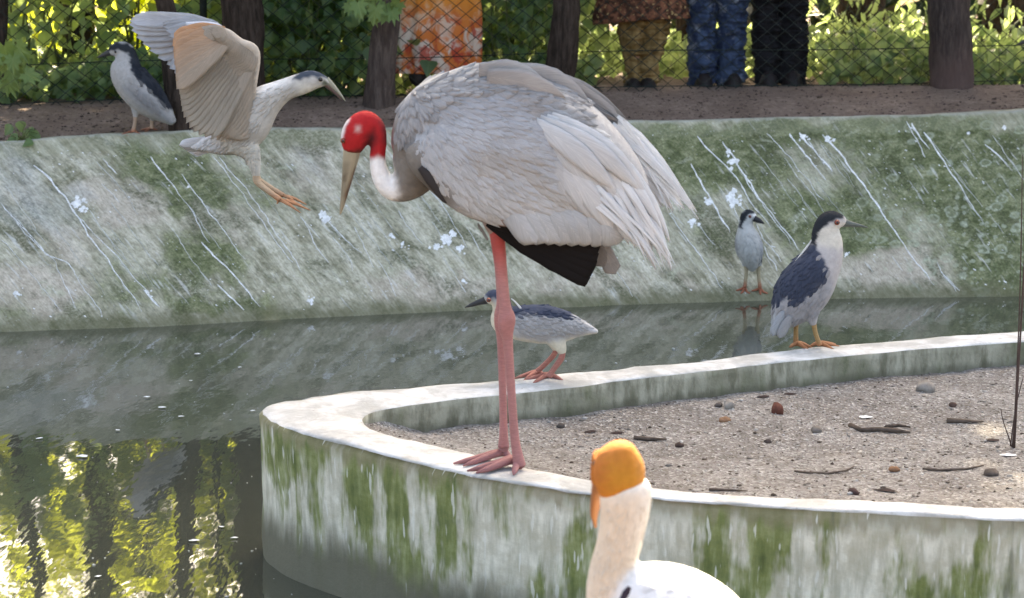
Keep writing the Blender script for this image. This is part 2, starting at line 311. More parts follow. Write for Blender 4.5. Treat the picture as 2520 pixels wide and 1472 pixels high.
me = mesh('bank', V, Fc, ST_, UVs); bank = link('bank', me, M['bank']); tag(bank, kind='structure')
BANK = BVHTree.FromPolygons([Vector(v) for v in V], Fc)
# soil strip and the ground behind the fence, one sheet
V = []; Fc = []; PX2 = np.linspace(-1500, 4000, 260)
def ground_z(Fp, dy): return Fp.z - .01*dy/(1+.15*dy) + .10*fbm(Fp.x*.4, dy*.4)*min(1, dy)
for px in PX2:
    W, B, T, Fp = bank_col(px)
    A0 = T + Vector((0, .045, -.03)); row = [A0.lerp(Fp, t) + Vector((0, 0, .035*math.sin(math.pi*t))) for t in np.linspace(0, 1, 26)]
    d = ray(px, yf(px)); 
    for dy in (.15, .4, .8, 1.3, 2, 3, 4.5, 7, 10, 16, 30, 70, 160):
        row.append(Vector((Fp.x + d.x*dy, Fp.y+dy, ground_z(Fp, dy))))
    for k, p in enumerate(row):
        n = (fbm(p.x*3, p.y*3)*.012 + fbm(p.x*14, p.y*14)*.007 + fbm(p.x*34, p.y*34)*.004)*min(1, k/3)
        V.append(p+Vector((0, 0, n)))
nr = len(row)
for i in range(len(PX2)-1):
    for j in range(nr-1): Fc.append((i*nr+j, (i+1)*nr+j, (i+1)*nr+j+1, i*nr+j+1))
soil = link('ground', mesh('ground', V, Fc), M['soil']); tag(soil, kind='structure')
SOIL = BVHTree.FromPolygons([Vector(v) for v in V], Fc)
def soil_z(x, y):
    h = SOIL.ray_cast(Vector((x, y, 20)), Vector((0, 0, -1))); return h[0].z if h[0] else 1.1
# pond bed, water, near shore
def sheet(name, x0, x1, y0, y1, z, mat, nx=2, ny=2, amp=0):
    V = [(x0+(x1-x0)*i/nx, y0+(y1-y0)*j/ny, z+amp*fbm(i*.7, j*.7)) for i in range(nx+1) for j in range(ny+1)]
    Fc = [(i*(ny+1)+j, (i+1)*(ny+1)+j, (i+1)*(ny+1)+j+1, i*(ny+1)+j+1) for i in range(nx) for j in range(ny)]
    return tag(link(name, mesh(name, V, Fc), mat), kind='structure')
sheet('pond_bed', -200, 200, -200, 12, -.9, M['ground'])
# water: from the near shore to the bank's waterline
V = []; Fc = []
for i, px in enumerate(np.linspace(-1500, 4000, 60)):
    W = bank_col(px)[0]; V += [(W.x*.2 + (px-1260)/900, 2.7, 0), (W.x, W.y+.25, 0)]
for i in range(59): Fc.append((2*i, 2*i+2, 2*i+3, 2*i+1))
tag(link('water', mesh('water', V, Fc), M['water']), kind='structure')
V = []; Fc = []
for i in range(61):
    x = -12+24*i/60
    for j, (y, z) in enumerate([(-40, .15), (-8, .14), (0, .12), (1.5, .10), (2.4, .08), (2.9, .04), (3.3, -.08), (3.8, -.4), (4.0, -.9)]): V.append((x*(4 if j == 0 else 1), y, z+.02*fbm(x, y)))
for i in range(60):
    for j in range(8): Fc.append((i*9+j, (i+1)*9+j, (i+1)*9+j+1, i*9+j+1))
tag(link('near_shore', mesh('near_shore', V, Fc), M['ground']), kind='structure')

# ------------------------------------------------------------------ island wall
ZW = .47; ZS = .372
outer = [(2520,1279),(2350,1271),(2200,1262),(2060,1254),(1850,1243),(1650,1231),(1450,1214),(1300,1194),(1150,1167),(1000,1133),(850,1094),(750,1068),(690,1046),(652,1026),(632,1008),(640,997),(672,988),(730,977),(800,968),(950,955),(1100,944),(1250,931),(1400,916),(1550,902),(1700,888),(1850,870),(2000,852),(2150,840),(2300,828),(2520,812)]
inner = [(2520,1248),(2350,1240),(2200,1233),(2060,1227),(1850,1216),(1650,1203),(1450,1178),(1300,1150),(1180,1120),(1100,1098),(1020,1083),(950,1066),(905,1050),(885,1036),(882,1024),(892,1015),(915,1006),(950,1000),(1000,993),(1050,987),(1120,979),(1250,967),(1400,950),(1500,938),(1650,920),(1800,902),(1950,886),(2100,871),(2300,852),(2520,838)]
def resample(pts, n):
    P = np.array([(p.x, p.y) for p in pts]); d = np.r_[0, np.cumsum(np.hypot(*np.diff(P, axis=0).T))]
    # catmull via dense cubic of parameter index
    t = np.linspace(0, d[-1], n); X = np.interp(t, d, P[:, 0]); Yv = np.interp(t, d, P[:, 1])
    k = np.array([1, 4, 6, 4, 1])/16
    for _ in range(2):
        X[2:-2] = np.convolve(X, k, 'valid'); Yv[2:-2] = np.convolve(Yv, k, 'valid')
    return np.c_[X, Yv], t
def ext(pts):
    P = [onz(x, y, ZW) for x, y in pts]
    return [P[0] + (P[0]-P[1]).normalized()*4.0] + P + [P[-1] + (P[-1]-P[-2]).normalized()*4.0]
NO = 420
Oo, to = resample(ext(outer), NO)
Ii, ti = resample(ext(inner), NO)
to = to - 4.0
V = []; Fc = []; UVs = []; mi = []
prof_out = [-.5, -.2, 0, .06, .12, .18, .24, .30, .36, .41, .45, .462]
for i in range(NO):
    ox, oy = Oo[i]; ix, iy = Ii[i]
    j0, j1 = max(0, i-1), min(NO-1, i+1); tx, ty = Oo[j1]-Oo[j0]; L = math.hypot(tx, ty); nx_, ny_ = -ty/L, tx/L     # outward?
    if nx_*(ox-ix)+ny_*(oy-iy) < 0: nx_, ny_ = -nx_, -ny_
    for z in prof_out:
        n = fbm(ox*2.2, oy*2.2, z*3)*.012 + fbm(ox*11, oy*11, z*9)*.0035 + (fbm(ox*26, oy*26)*.006 if z > .4 else 0)
        b = -.012 if z > .46 else 0
        V.append((ox+nx_*(n+b), oy+ny_*(n+b), z)); UVs.append((to[i], z))
    for k in range(7):
        t = .04 + .92*k/6; x = ox+(ix-ox)*t; y = oy+(iy-oy)*t
        V.append((x, y, ZW + fbm(x*5, y*5)*.006 + fbm(x*17, y*17)*.003 - (.004 if k in (0, 6) else 0))); UVs.append((x, y))
    for z in (.463, .44, .41, .37, .32, .2):
        n = fbm(ix*6, iy*6, z*6)*.010
        V.append((ix+nx_*n, iy+ny_*n, z)); UVs.append((to[i]+20, z))
nr = len(prof_out)+7+6
for i in range(NO-1):
    for j in range(nr-1):
        Fc.append((i*nr+j, i*nr+j+1, (i+1)*nr+j+1, (i+1)*nr+j)); mi.append(0 if j < len(prof_out)-1 else (1 if j < len(prof_out)+7 else 2))
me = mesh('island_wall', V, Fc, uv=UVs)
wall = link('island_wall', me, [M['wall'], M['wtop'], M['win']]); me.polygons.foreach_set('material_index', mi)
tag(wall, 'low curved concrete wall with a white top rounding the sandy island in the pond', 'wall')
WALL = BVHTree.FromPolygons([Vector(v) for v in V], Fc)
# sand inside
V = []; Fc = []; NS = 40
half = NO//2
for i in range(half):
    A = Vector((*Ii[i], 0)); B = Vector((*Ii[NO-1-i], 0)); c = (A-B)
    if c.length > 1e-6: A += c.normalized()*.03; B -= c.normalized()*.03
    for k in range(NS+1):
        p = A.lerp(B, k/NS)
        z = ZS + fbm(p.x*2, p.y*2)*.012 + fbm(p.x*9, p.y*9)*.006 + fbm(p.x*30, p.y*30)*.004 + .085*max(0, 1-k/NS*2.2)**1.3 
        V.append((p.x, p.y, z))
for i in range(half-1):
    for k in range(NS): Fc.append((i*(NS+1)+k, i*(NS+1)+k+1, (i+1)*(NS+1)+k+1, (i+1)*(NS+1)+k))
sand = link('island_sand', mesh('island_sand', V, Fc), M['sand']); tag(sand, kind='structure')
SAND = BVHTree.FromPolygons([Vector(v) for v in V], Fc)

#@@PART2
# ================================================================== LEAVES
def leaf_template(rows):
    vs = []; uv = []; q = []
    for v, wd in rows:
        for sgn in (-1, 0, 1): vs.append((sgn*wd, v, abs(sgn)*wd*.35 - .22*v*v)); uv.append((sgn*wd, v))
    for r in range(len(rows)-1):
        a = 3*r; q += [(a, a+1, a+4, a+3), (a+1, a+2, a+5, a+4)]
    return np.array(vs), np.array(uv), np.array(q)
HEART = leaf_template([(-.06, .16), (.08, .42), (.30, .50), (.62, .31), (1, .015)])
SIMPLE = leaf_template([(0, .08), (.35, .38), (1, .02)])
NARROW = leaf_template([(0, .04), (.3, .15), (.65, .12), (1, .01)])
def nrmz(a): return a/np.maximum(1e-9, np.linalg.norm(a, axis=1, keepdims=True))
def leaves(name, P, D, N, size, tint, tpl=HEART):
    vs, uv, q = tpl; n = len(P); D = nrmz(D); X = nrmz(np.cross(D, N)); N2 = np.cross(X, D)
    Vv = P[:, None, :] + size[:, None, None]*(vs[None, :, 0, None]*X[:, None, :] + vs[None, :, 1, None]*D[:, None, :] + vs[None, :, 2, None]*N2[:, None, :])
    Q = q[None] + (np.arange(n)*len(vs))[:, None, None]
    col = np.repeat(tint[:, None], len(vs), 1).reshape(-1, 1)*np.ones((1, 3))
    me = fastmesh(name, Vv.reshape(-1, 3), Q.reshape(-1, 4), col, np.tile(uv, (n, 1)))
    return me
def jit(n, s): return rng.normal(0, s, (n, 3))
def tube(pts, rads, seg=6, cap=True):          # list of Vectors -> verts, faces
    V = []; Fc = []; n = len(pts); prev = None
    for i, p in enumerate(pts):
        t = (pts[min(i+1, n-1)]-pts[max(i-1, 0)]).normalized()
        a = prev if prev is not None else (Vector((0, 0, 1)) if abs(t.z) < .9 else Vector((1, 0, 0)))
        u = t.cross(a).normalized(); v = u.cross(t).normalized(); prev = v
        for k in range(seg):
            ang = 2*math.pi*k/seg; V.append(p + (u*math.cos(ang)+v*math.sin(ang))*rads[i])
    for i in range(n-1):
        for k in range(seg): Fc.append((i*seg+k, i*seg+(k+1) % seg, (i+1)*seg+(k+1) % seg, (i+1)*seg+k))
    if cap: Fc += [tuple(range(seg))[::-1], tuple((n-1)*seg+k for k in range(seg))]
    return V, Fc
def join(parts):
    V = []; Fc = []
    for v, f in parts:
        o = len(V); V += list(v); Fc += [tuple(i+o for i in g) for g in f]
    return V, Fc

# ------------------------------------------------------------------ fence
def fence_pt(x):       # world point of the fence foot at world x
    lo, hi = -1500, 4000
    for _ in range(40):
        mid = (lo+hi)/2
        if bank_col(mid)[3].x < x: lo = mid
        else: hi = mid
    return bank_col((lo+hi)/2)[3]
DW, DH = .128, .106; x0, x1 = -4.6, 4.6
fence = empty('chain_link_fence', fence_pt(0)); tag(fence, 'dark chain-link fence along the top of the sloping bank, before the undergrowth', 'fence')
fo = Vector(fence.location)
def wire_mesh(flip):
    pts = []; n = 34
    for k in range(n+1):
        zz = k*DH/2; t = (k % 2) ^ flip; pts.append(Vector((t*DW/2, (.004 if k % 2 else -.004), zz)))
    V, Fc = tube(pts, [.0042]*len(pts), 5); return mesh('wire', V, Fc)
wm = [wire_mesh(0), wire_mesh(1)]
for me in wm: me.materials.append(M['wire'])
k = 0; x = x0
while x < x1:
    p = fence_pt(x); o = bpy.data.objects.new('wire', wm[k % 2]); COL.objects.link(o); o.parent = fence
    sag = .012*math.sin(x*2.1)+.006*math.sin(x*7)
    o.location = p - fo + Vector((0, .02*math.sin(x*1.3), -.02+sag)); o.rotation_euler = (.02*math.sin(x*3), .012*math.sin(x*1.7), 0); x += DW/2; k += 1
for zz in (.02, .27, 1.62):
    pts = [fence_pt(t)+Vector((0, .012, zz+.01*math.sin(t*2))) - fo for t in np.linspace(x0, x1, 40)]
    V, Fc = tube(pts, [.0035]*len(pts), 5); link('straining_wire', mesh('straining_wire', V, Fc), M['wire'], fence)
for t in (-4.3, 4.35, -2.05, 3.18):
    p = fence_pt(t) - fo + Vector((0, .05, 0)); V, Fc = tube([p+Vector((0, 0, -.3)), p+Vector((0, 0, 1.75)), p+Vector((0, 0, 1.77))], [.025, .025, .012], 8)
    link('post', mesh('post', V, Fc), M['wire'], fence)

# ------------------------------------------------------------------ trees
def tree(base, pts, rads, crown_c, crown_r, nleaf, label, mat, bough=None):
    root = empty('tree', base); tag(root, label, 'tree', 'trees along the fence'); b = Vector(base)
    P = []; R = []
    for i in range(len(pts)-1):
        for s in range(8):
            t = s/8; p = pts[i].lerp(pts[i+1], t); P.append(p + Vector((fbm(p.z*1.5, i, b.x)*.012, 0, 0))-b); R.append(rads[i]*(1-t)+rads[i+1]*t)
    P.append(pts[-1]-b); R.append(rads[-1])
    V, Fc = tube(P, R, 14)
    for i, v in enumerate(V):
        c = P[min(i//14, len(P)-1)]; d = (v-c); v += d*(.16*fbm(v.x*9+b.x, v.y*9, v.z*2.2)+.07*fbm(v.x*30, v.y*30, v.z*7)); V[i] = v
    parts = [(V, Fc)]; link('trunk', mesh('trunk', V, Fc), mat, root)
    top = pts[-1]-b; lp = []
    cc = Vector(crown_c)-b
    for q in range(7):
        e = cc + Vector((random.uniform(-1, 1)*crown_r[0]*.75, random.uniform(-1, 1)*crown_r[1]*.75, random.uniform(-.6, .9)*crown_r[2]*.7)); s0 = top.lerp(cc, random.uniform(0, .4)); m_ = s0.lerp(e, .5)+Vector((0, 0, .3))
        lp.append(tube([s0, m_, e], [rads[-1]*.6, rads[-1]*.35, .015], 6))
    lp.append(tube([top-Vector((0, 0, .3)), top.lerp(cc, .5), cc+Vector((0, 0, crown_r[2]*.7))], [rads[-1], rads[-1]*.8, .02], 7))
    V, Fc = join(lp); link('limbs', mesh('limbs', V, Fc), mat, root)
    # crown: clumps through the volume
    nc = 46; cl = nrmz(rng.normal(0, 1, (nc, 3)))*rng.uniform(.25, 1, (nc, 1))**.5*np.array(crown_r)
    idx = rng.integers(0, nc, nleaf); Pp = cl[idx] + rng.normal(0, 1, (nleaf, 3))*np.array(crown_r)*.17 + np.array(cc)
    ok = Pp[:, 2]+b.z > crown_c[2]-crown_r[2]*1.02; Pp = Pp[ok]; n = len(Pp)
    me = leaves('crown', Pp, jit(n, 1)+np.array((0, -.3, -.6)), jit(n, .7)+np.array((0, 0, 1.0)), rng.uniform(.19, .36, n), rng.uniform(0, 1, n), SIMPLE)
    o = link('crown', me, M['leafc'], root, False); o['kind'] = 'stuff'
    return root
def trunk_px(px_top, px_base, py_base, w_top, w_base, dYrel, zt=4.2, py_top=0):
    W, B, T, Fp = bank_col(px_base); Y = Fp.y + dYrel
    b = at(px_base, py_base, Y); b.z = min(b.z, soil_z(b.x, Y)) - .02; s = Y/F
    t = at(px_top, py_top, Y); k = (t-b)/max(.3, (t.z-b.z))
    top = t + Vector((k.x*(zt-t.z)*.6, .25, zt-t.z))
    return b, [b+Vector((0, 0, -.1)), b.lerp(t, .12), t, top], [w_base*s*.5*1.12, w_base*s*.5, w_top*s*.5, w_top*s*.42]
TREES = []
def add_tree(args, cx, cy, cz, r, n, label, mat):
    b, p, rd = args; TREES.append(tree(b, p, rd, (cx, cy, cz), r, n, label, mat))
add_tree(trunk_px(955, 930, 292, 62, 76, -.45), -.9, 13.3, 6.4, (2.6, 1.7, 3.3), 5200, 'straight brown trunk beside the orange skirt, behind the red head of the crane', M['barkr'])
add_tree(trunk_px(1397, 1365, 250, 68, 82, -.2), .6, 13.6, 6.6, (2.6, 1.7, 3.4), 5200, 'leaning dark trunk rising behind the back of the crane', M['bark'])
add_tree(trunk_px(2336, 2344, 206, 100, 106, -.12), 3.3, 13.8, 6.5, (2.8, 1.8, 3.5), 8200, 'thick straight trunk with a reddish foot on the open soil before the fence', M['barkf'])
add_tree(trunk_px(592, 606, 262, 108, 100, -.25), -1.9, 12.2, 6.6, (2.4, 1.7, 3.4), 4600, 'thick dark trunk behind the raised wings of the flying heron', M['bark'])
add_tree(trunk_px(405, 442, 318, 50, 52, -1.02), -2.9, 11.8, 6.2, (2.2, 1.6, 3.0), 4200, 'thin leaning dark trunk growing from the lip of the bank behind the perched heron', M['bark'])
add_tree(trunk_px(2, -6, 240, 34, 38, .3), -4.2, 12.1, 6.5, (2.4, 1.7, 3.3), 4600, 'slim dark trunk standing behind the fence by the pale lobed leaves', M['bark'])
add_tree(trunk_px(3300, 3310, 190, 90, 100, .1), 6.2, 13.9, 6.6, (2.8, 1.8, 3.6), 7000, 'unseen tree added for shade beyond the sapling end of the island', M['bark'])  # out-of-view tree, added so its crown shades the pond
add_tree(trunk_px(-1000, -1010, 270, 90, 100, .1), -6.4, 12.1, 6.4, (2.4, 1.8, 3.3), 3600, 'unseen tree added for shade further along the bank past the weed on its lip', M['bark'])  # also out of view and added for the shade it casts
# slim trunk seen in the water; big crowns out of view added for shade
def far_trunk(px, py, Y, wpx, zt, label, big=False):
    b = at(px, py, Y); b.z = soil_z(b.x, Y)-.05
    pts = [b, b+Vector((.04, 0, 1.2)), b+Vector((random.uniform(-.15, .2), 0, zt*.6)), b+Vector((random.uniform(-.3, .3), .2, zt))]
    s = Y/F*wpx*.5; r = empty('tree', b); tag(r, label, 'tree', 'trees in the clearing behind the fence')
    P = [p-b for p in pts]; V, Fc = tube(P, [s*1.1, s, s*.9, s*.6], 10); link('trunk', mesh('trunk', V, Fc), M['bark'], r)
    n = 3600 if big else 900; cc = np.array(P[-1]) + (np.array((0, 0, .2)) if big else 0); Pp = cc + rng.normal(0, 1, (n, 3))*(np.array((1.35, .55, .62)) if big else np.array((.9, .8, .8))); o = link('crown', leaves('crown', Pp, jit(n, 1)+np.array((0, -.3, -.6)), jit(n, .8)+np.array((0, 0, 1.)), rng.uniform(.15, .30, n), rng.uniform(0, 1, n), SIMPLE), M['leafc'], r, False); o['kind'] = 'stuff'
far_trunk(190, 190, 13.6, 70, 4.6, 'trunk in the undergrowth left of the perched heron')
far_trunk(2110, 120, 16.3, 110, 4.4, 'dark trunk with a crown added for shade beyond the sunlit creepers', True)
far_trunk(2470, 120, 16.5, 110, 4.5, 'dark trunk with a crown added for shade past the thick trunk', True)
far_trunk(3250, 120, 16.3, 110, 4.4, 'unseen tree added for shade past the end of the chain-link fence', True)
far_trunk(1690, 120, 16.4, 60, 4.4, 'slim dark trunk with a crown added for shade behind the jeans', True)
far_trunk(1400, 130, 16.2, 60, 4.4, 'slim trunk with a crown added for shade past the orange skirt', True)

# ------------------------------------------------------------------ undergrowth
PEOPLE = ((965, 1182), (1505, 1650), (1685, 1990))
def fence_line(px, dY):
    Fp = bank_col(px)[3]; d = ray(px, yf(px)); return Fp.x+d.x*dY, Fp.y+dY
def undergrowth(n, px0, px1, d0, d1, hfun, size, up=.5, face=.7, pw=1.0):
    P = np.zeros((n, 3))
    for i in range(n):
        px = random.uniform(px0, px1); dY = d0+(d1-d0)*random.random()**pw
        while dY < 1.0 and any(a-35 < px < b_+35 for a, b_ in PEOPLE): px = random.uniform(px0, px1)
        x, y = fence_line(px, dY); h = hfun(px, dY, x, y)
        P[i] = (x, y, soil_z(x, y)+ (.02+h*random.random()**.8))
    N = jit(n, .45)+np.array((0, -face, up)); D = jit(n, .55)+np.array((0, -.45, -.55))
    return P, D, N, rng.uniform(size[0], size[1], n), np.clip(rng.normal(.45, .25, n), 0, 1)
def h_low(px, dY, x, y):      # low creepers with humps
    h = .10 + .30*max(0, .5+fbm(x*1.3, y*1.3, 2)) + .05*dY
    if px < 640: h = .08+.14*max(0, .6+fbm(x*1.7, y*1.7, 5))+.06*dY
    elif px < 950: h += .35 + .5*max(0, fbm(x*1.7, y*1.7, 5)+.2)
    if 1080 < px < 1380: h += .45
    return h
U = empty('creeper_thicket', fence_line(1260, .5) + (1.1,)); tag(U, 'broad leaved green creepers crowding the ground behind the chain-link fence', 'undergrowth')
uo = np.array(U.location)
A = undergrowth(7600, -500, 3000, .35, 2.2, h_low, (.045, .098))
B = undergrowth(6800, -700, 3200, 2.0, 14, lambda px, d, x, y: .10+.28*max(0, .5+fbm(x, y, 3)), (.07, .15), up=.9, face=.4)
for (P, D, N, sz, tn), nm in ((A, 'leaf_mass'), (B, 'far_leaf_mass')):
    o = link(nm, leaves(nm, P-uo, D, N, sz, tn), M['leaf'], U, False); o['kind'] = 'stuff'
# the front leaves, one by one, against the mesh
lm = []
for q in range(4):
    vs, uv, qd = HEART; v2 = vs.copy(); v2[:, 2] += .06*np.sin(v2[:, 1]*5+q*1.7)+.05*q*v2[:, 0]**2
    me = fastmesh('leaf', v2, qd, np.full((len(vs), 3), (.35, .5, .65, .2)[q]), uv); me.materials.append(M['leaf']); lm.append(me)
for i in range(290):
    px = random.uniform(-40, 2560)
    while any(a-30 < px < b_+30 for a, b_ in PEOPLE): px = random.uniform(-40, 2560)
    x, y = fence_line(px, random.uniform(.12, .5)); h = h_low(px, .3, x, y)
    z = soil_z(x, y)+.03+h*random.random()
    D = Vector((random.gauss(0, .6), -.35+random.gauss(0, .3), -.6+random.gauss(0, .5))).normalized(); N = Vector((random.gauss(0, .4), -.75, .5+random.gauss(0, .3)))
    X = D.cross(N).normalized(); N2 = X.cross(D); s = random.uniform(.05, .10)
    o = bpy.data.objects.new('leaf', random.choice(lm)); COL.objects.link(o); o.parent = U
    o.matrix_basis = Matrix(((X.x, D.x, N2.x, x-uo[0]), (X.y, D.y, N2.y, y-uo[1]), (X.z, D.z, N2.z, z-uo[2]), (0, 0, 0, 1))) @ Matrix.Scale(s, 4)
# stems
st = []
for i in range(260):
    px = random.uniform(-300, 2800)
    while any(a-30 < px < b_+30 for a, b_ in PEOPLE): px = random.uniform(-300, 2800)
    x, y = fence_line(px, random.uniform(.3, 2.5)); z = soil_z(x, y); h = h_low(px, .8, x, y)*random.uniform(.8, 1.5)
    a = Vector((x, y, z-.02)); b_ = a+Vector((random.gauss(0, .12), random.gauss(0, .1), h)); c_ = b_+Vector((random.gauss(0, .1), -.04, .02)); o_ = Vector(uo)
    st.append(tube([a-o_, a.lerp(b_, .5)+Vector((random.gauss(0, .04), 0, 0))-o_, b_-o_, c_-o_], [.004, .0035, .003, .001], 4, False))
V, Fc = join(st); o = link('stems', mesh('stems', V, Fc), M['stem'], U); o['kind'] = 'stuff'
# taller bushes behind the fence on the left and scattered; each a thing
def bush(px, dY, hgt, rx, n, label, size=(.07, .13), mat='leaf', tpl=HEART, zmin=0.0, up=.4, open_=False):
    x, y = fence_line(px, dY); z = soil_z(x, y); r = empty('bush', (x, y, z)); tag(r, label, 'bush', 'bushes behind the fence')
    nc = 26; cl = rng.normal(0, 1, (nc, 3))*np.array((rx*.55, .28, hgt*.24)) + np.array((0, 0, zmin+hgt*.55)); cl[:, 2] = np.clip(cl[:, 2], .05+zmin, hgt*1.1)
    P = cl[rng.integers(0, nc, n)] + rng.normal(0, 1, (n, 3))*np.array((.17, .14, .14)); P[:, 2] = np.abs(P[:, 2])
    if open_: P = np.c_[rng.uniform(-rx, rx, n), rng.normal(0, .16, n), rng.uniform(.12, hgt, n)] + rng.normal(0, .05, (n, 3)); P[:, 0] += .12*np.sin(P[:, 2]*5)
    o = link('foliage', leaves('foliage', P, jit(n, .6)+np.array((0, -.4, -.6)), jit(n, .6)+np.array((0, -.6, up)), rng.uniform(size[0], size[1], n), np.clip(rng.normal(.5, .28, n), 0, 1), tpl), M[mat], r, False); o['kind'] = 'stuff'
    lp = []
    for q in range(7):
        e = Vector(cl[q]); lp.append(tube([Vector((random.gauss(0, .05), 0, -.03)), e*.5+Vector((random.gauss(0, .06), 0, .1)), e], [.014, .009, .003], 5))
    V, Fc = join(lp); link('stems', mesh('stems', V, Fc), M['stem'], r); return r
bush(60, 1.0, 1.0, .5, 200, 'leafy bush pressing on the fence above the pale lobed leaves')
bush(330, 1.6, 1.1, .5, 150, 'open bush behind the perched heron', zmin=.35)
bush(730, .8, 1.3, .6, 900, 'dark leafy bush behind the head of the flying heron')
bush(840, .9, 1.3, .5, 600, 'bush filling the gap before the straight brown trunk')
bush(1250, 1.0, 1.2, .5, 700, 'bush between the orange skirt and the leaning trunk')
bush(520, 1.4, 1.0, .5, 130, 'pale green bush in the clearing behind the wings of the flying heron')
bush(150, 1.5, 1.0, .5, 120, 'pale bush in the clearing left of the perched heron')
bush(2050, 3.0, .8, .6, 110, 'airy bush of narrow sunlit leaves beside the black trousers', (.10, .2), 'leaf', NARROW)
bush(2230, 2.4, .9, .5, 170, 'airy bush of narrow sunlit leaves beside the thick trunk', (.10, .2), 'leaf', NARROW)
bush(2480, 1.8, .8, .5, 120, 'airy bush of narrow leaves past the thick trunk', (.10, .2), 'leaf', NARROW)
for i_, (a_, d_, h_, lab) in enumerate(((-60, 3.6, 4.4, 'tall sunlit shrub in the clearing beyond the pale lobed leaves'), (230, 4.2, 4.6, 'tall sunlit shrub in the clearing beyond the perched heron'), (480, 3.8, 4.5, 'tall sunlit shrub in the clearing beyond the leaning trunk'), (720, 4.4, 4.2, 'tall sunlit shrub in the clearing beyond the head of the flying heron'), (600, 4.3, 4.6, 'tall sunlit shrub in the clearing behind the thick dark trunk'))):
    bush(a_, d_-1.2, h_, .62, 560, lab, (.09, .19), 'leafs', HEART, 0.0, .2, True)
# distant wood: one mass
n = 11000; px_ = rng.uniform(-1400, 3900, n); P = np.zeros((n, 3))
for i in range(n):
    x, y = fence_line(px_[i], random.uniform(17, 23)); P[i] = (x, y, soil_z(x, y)+9.5*random.random()**.9*(.75+.35*fbm(x*.5, 3)))
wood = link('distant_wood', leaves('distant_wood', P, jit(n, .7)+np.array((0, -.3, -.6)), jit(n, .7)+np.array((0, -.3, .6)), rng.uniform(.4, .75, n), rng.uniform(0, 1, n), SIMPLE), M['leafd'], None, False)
tag(wood, 'dark mass of leafy trees beyond the clearing', 'wood', kind='stuff')
tm = []
for i in range(26):
    px = -1300+200*i+random.uniform(-60, 60); x, y = fence_line(px, random.uniform(17, 21)); z = soil_z(x, y); r = random.uniform(.08, .18)
    tm.append(tube([Vector((x, y, z-.1)), Vector((x+random.gauss(0, .2), y, z+4)), Vector((x+random.gauss(0, .4), y, z+9))], [r, r*.8, r*.4], 7))
# the shaded floor of the wood is closed by a thick hedge of trunks
V, Fc = join(tm); tag(link('distant_trunks', mesh('distant_trunks', V, Fc), M['bark']), 'dim trunks standing inside the dark wood beyond the clearing', 'wood', kind='stuff')
# ================================================================== FIGURES (traced in a side plane, built round)
def catmull(nodes, per=6):
    A = np.array([list(n)+[0]*(5-len(n)) for n in nodes], float); n = len(A); out = []
    for i in range(n-1):
        p0, p1, p2, p3 = A[max(i-1, 0)], A[i], A[i+1], A[min(i+2, n-1)]
        for k in range(per):
            t = k/per; out.append(.5*((2*p1)+(-p0+p2)*t+(2*p0-5*p1+4*p2-p3)*t*t+(-p0+3*p1-3*p2+p3)*t**3))
    out.append(A[-1]); return np.array(out)
def sdpoly(px, py, poly):      # >0 inside
    P = np.array(poly, float); n = len(P); d = np.full(px.shape, 1e9); ins = np.zeros(px.shape, bool)
    for i in range(n):
        ax, ay = P[i]; bx, by = P[(i+1) % n]; ex, ey = bx-ax, by-ay; wx, wy = px-ax, py-ay
        t = np.clip((wx*ex+wy*ey)/(ex*ex+ey*ey+1e-9), 0, 1); d = np.minimum(d, np.hypot(wx-ex*t, wy-ey*t))
        c = ((ay > py) != (by > py)) & (px < (bx-ax)*(py-ay)/(by-ay+1e-12)+ax); ins ^= c
    return np.where(ins, d, -d)
def paint(px, py, base, layers, wob=1.5):
    px = px + wob*np.sin(py*.31+px*.11)+wob*.6*np.sin(py*.83-px*.5); py = py + wob*np.sin(px*.27-py*.13)
    c = np.tile(np.array(base, float), (len(px), 1))
    for poly, col, soft in layers:
        a = np.clip(sdpoly(px, py, poly)/soft*.5+.5, 0, 1)[:, None]; a = a*a*(3-2*a); c = c*(1-a)+np.array(col)*a
    return c
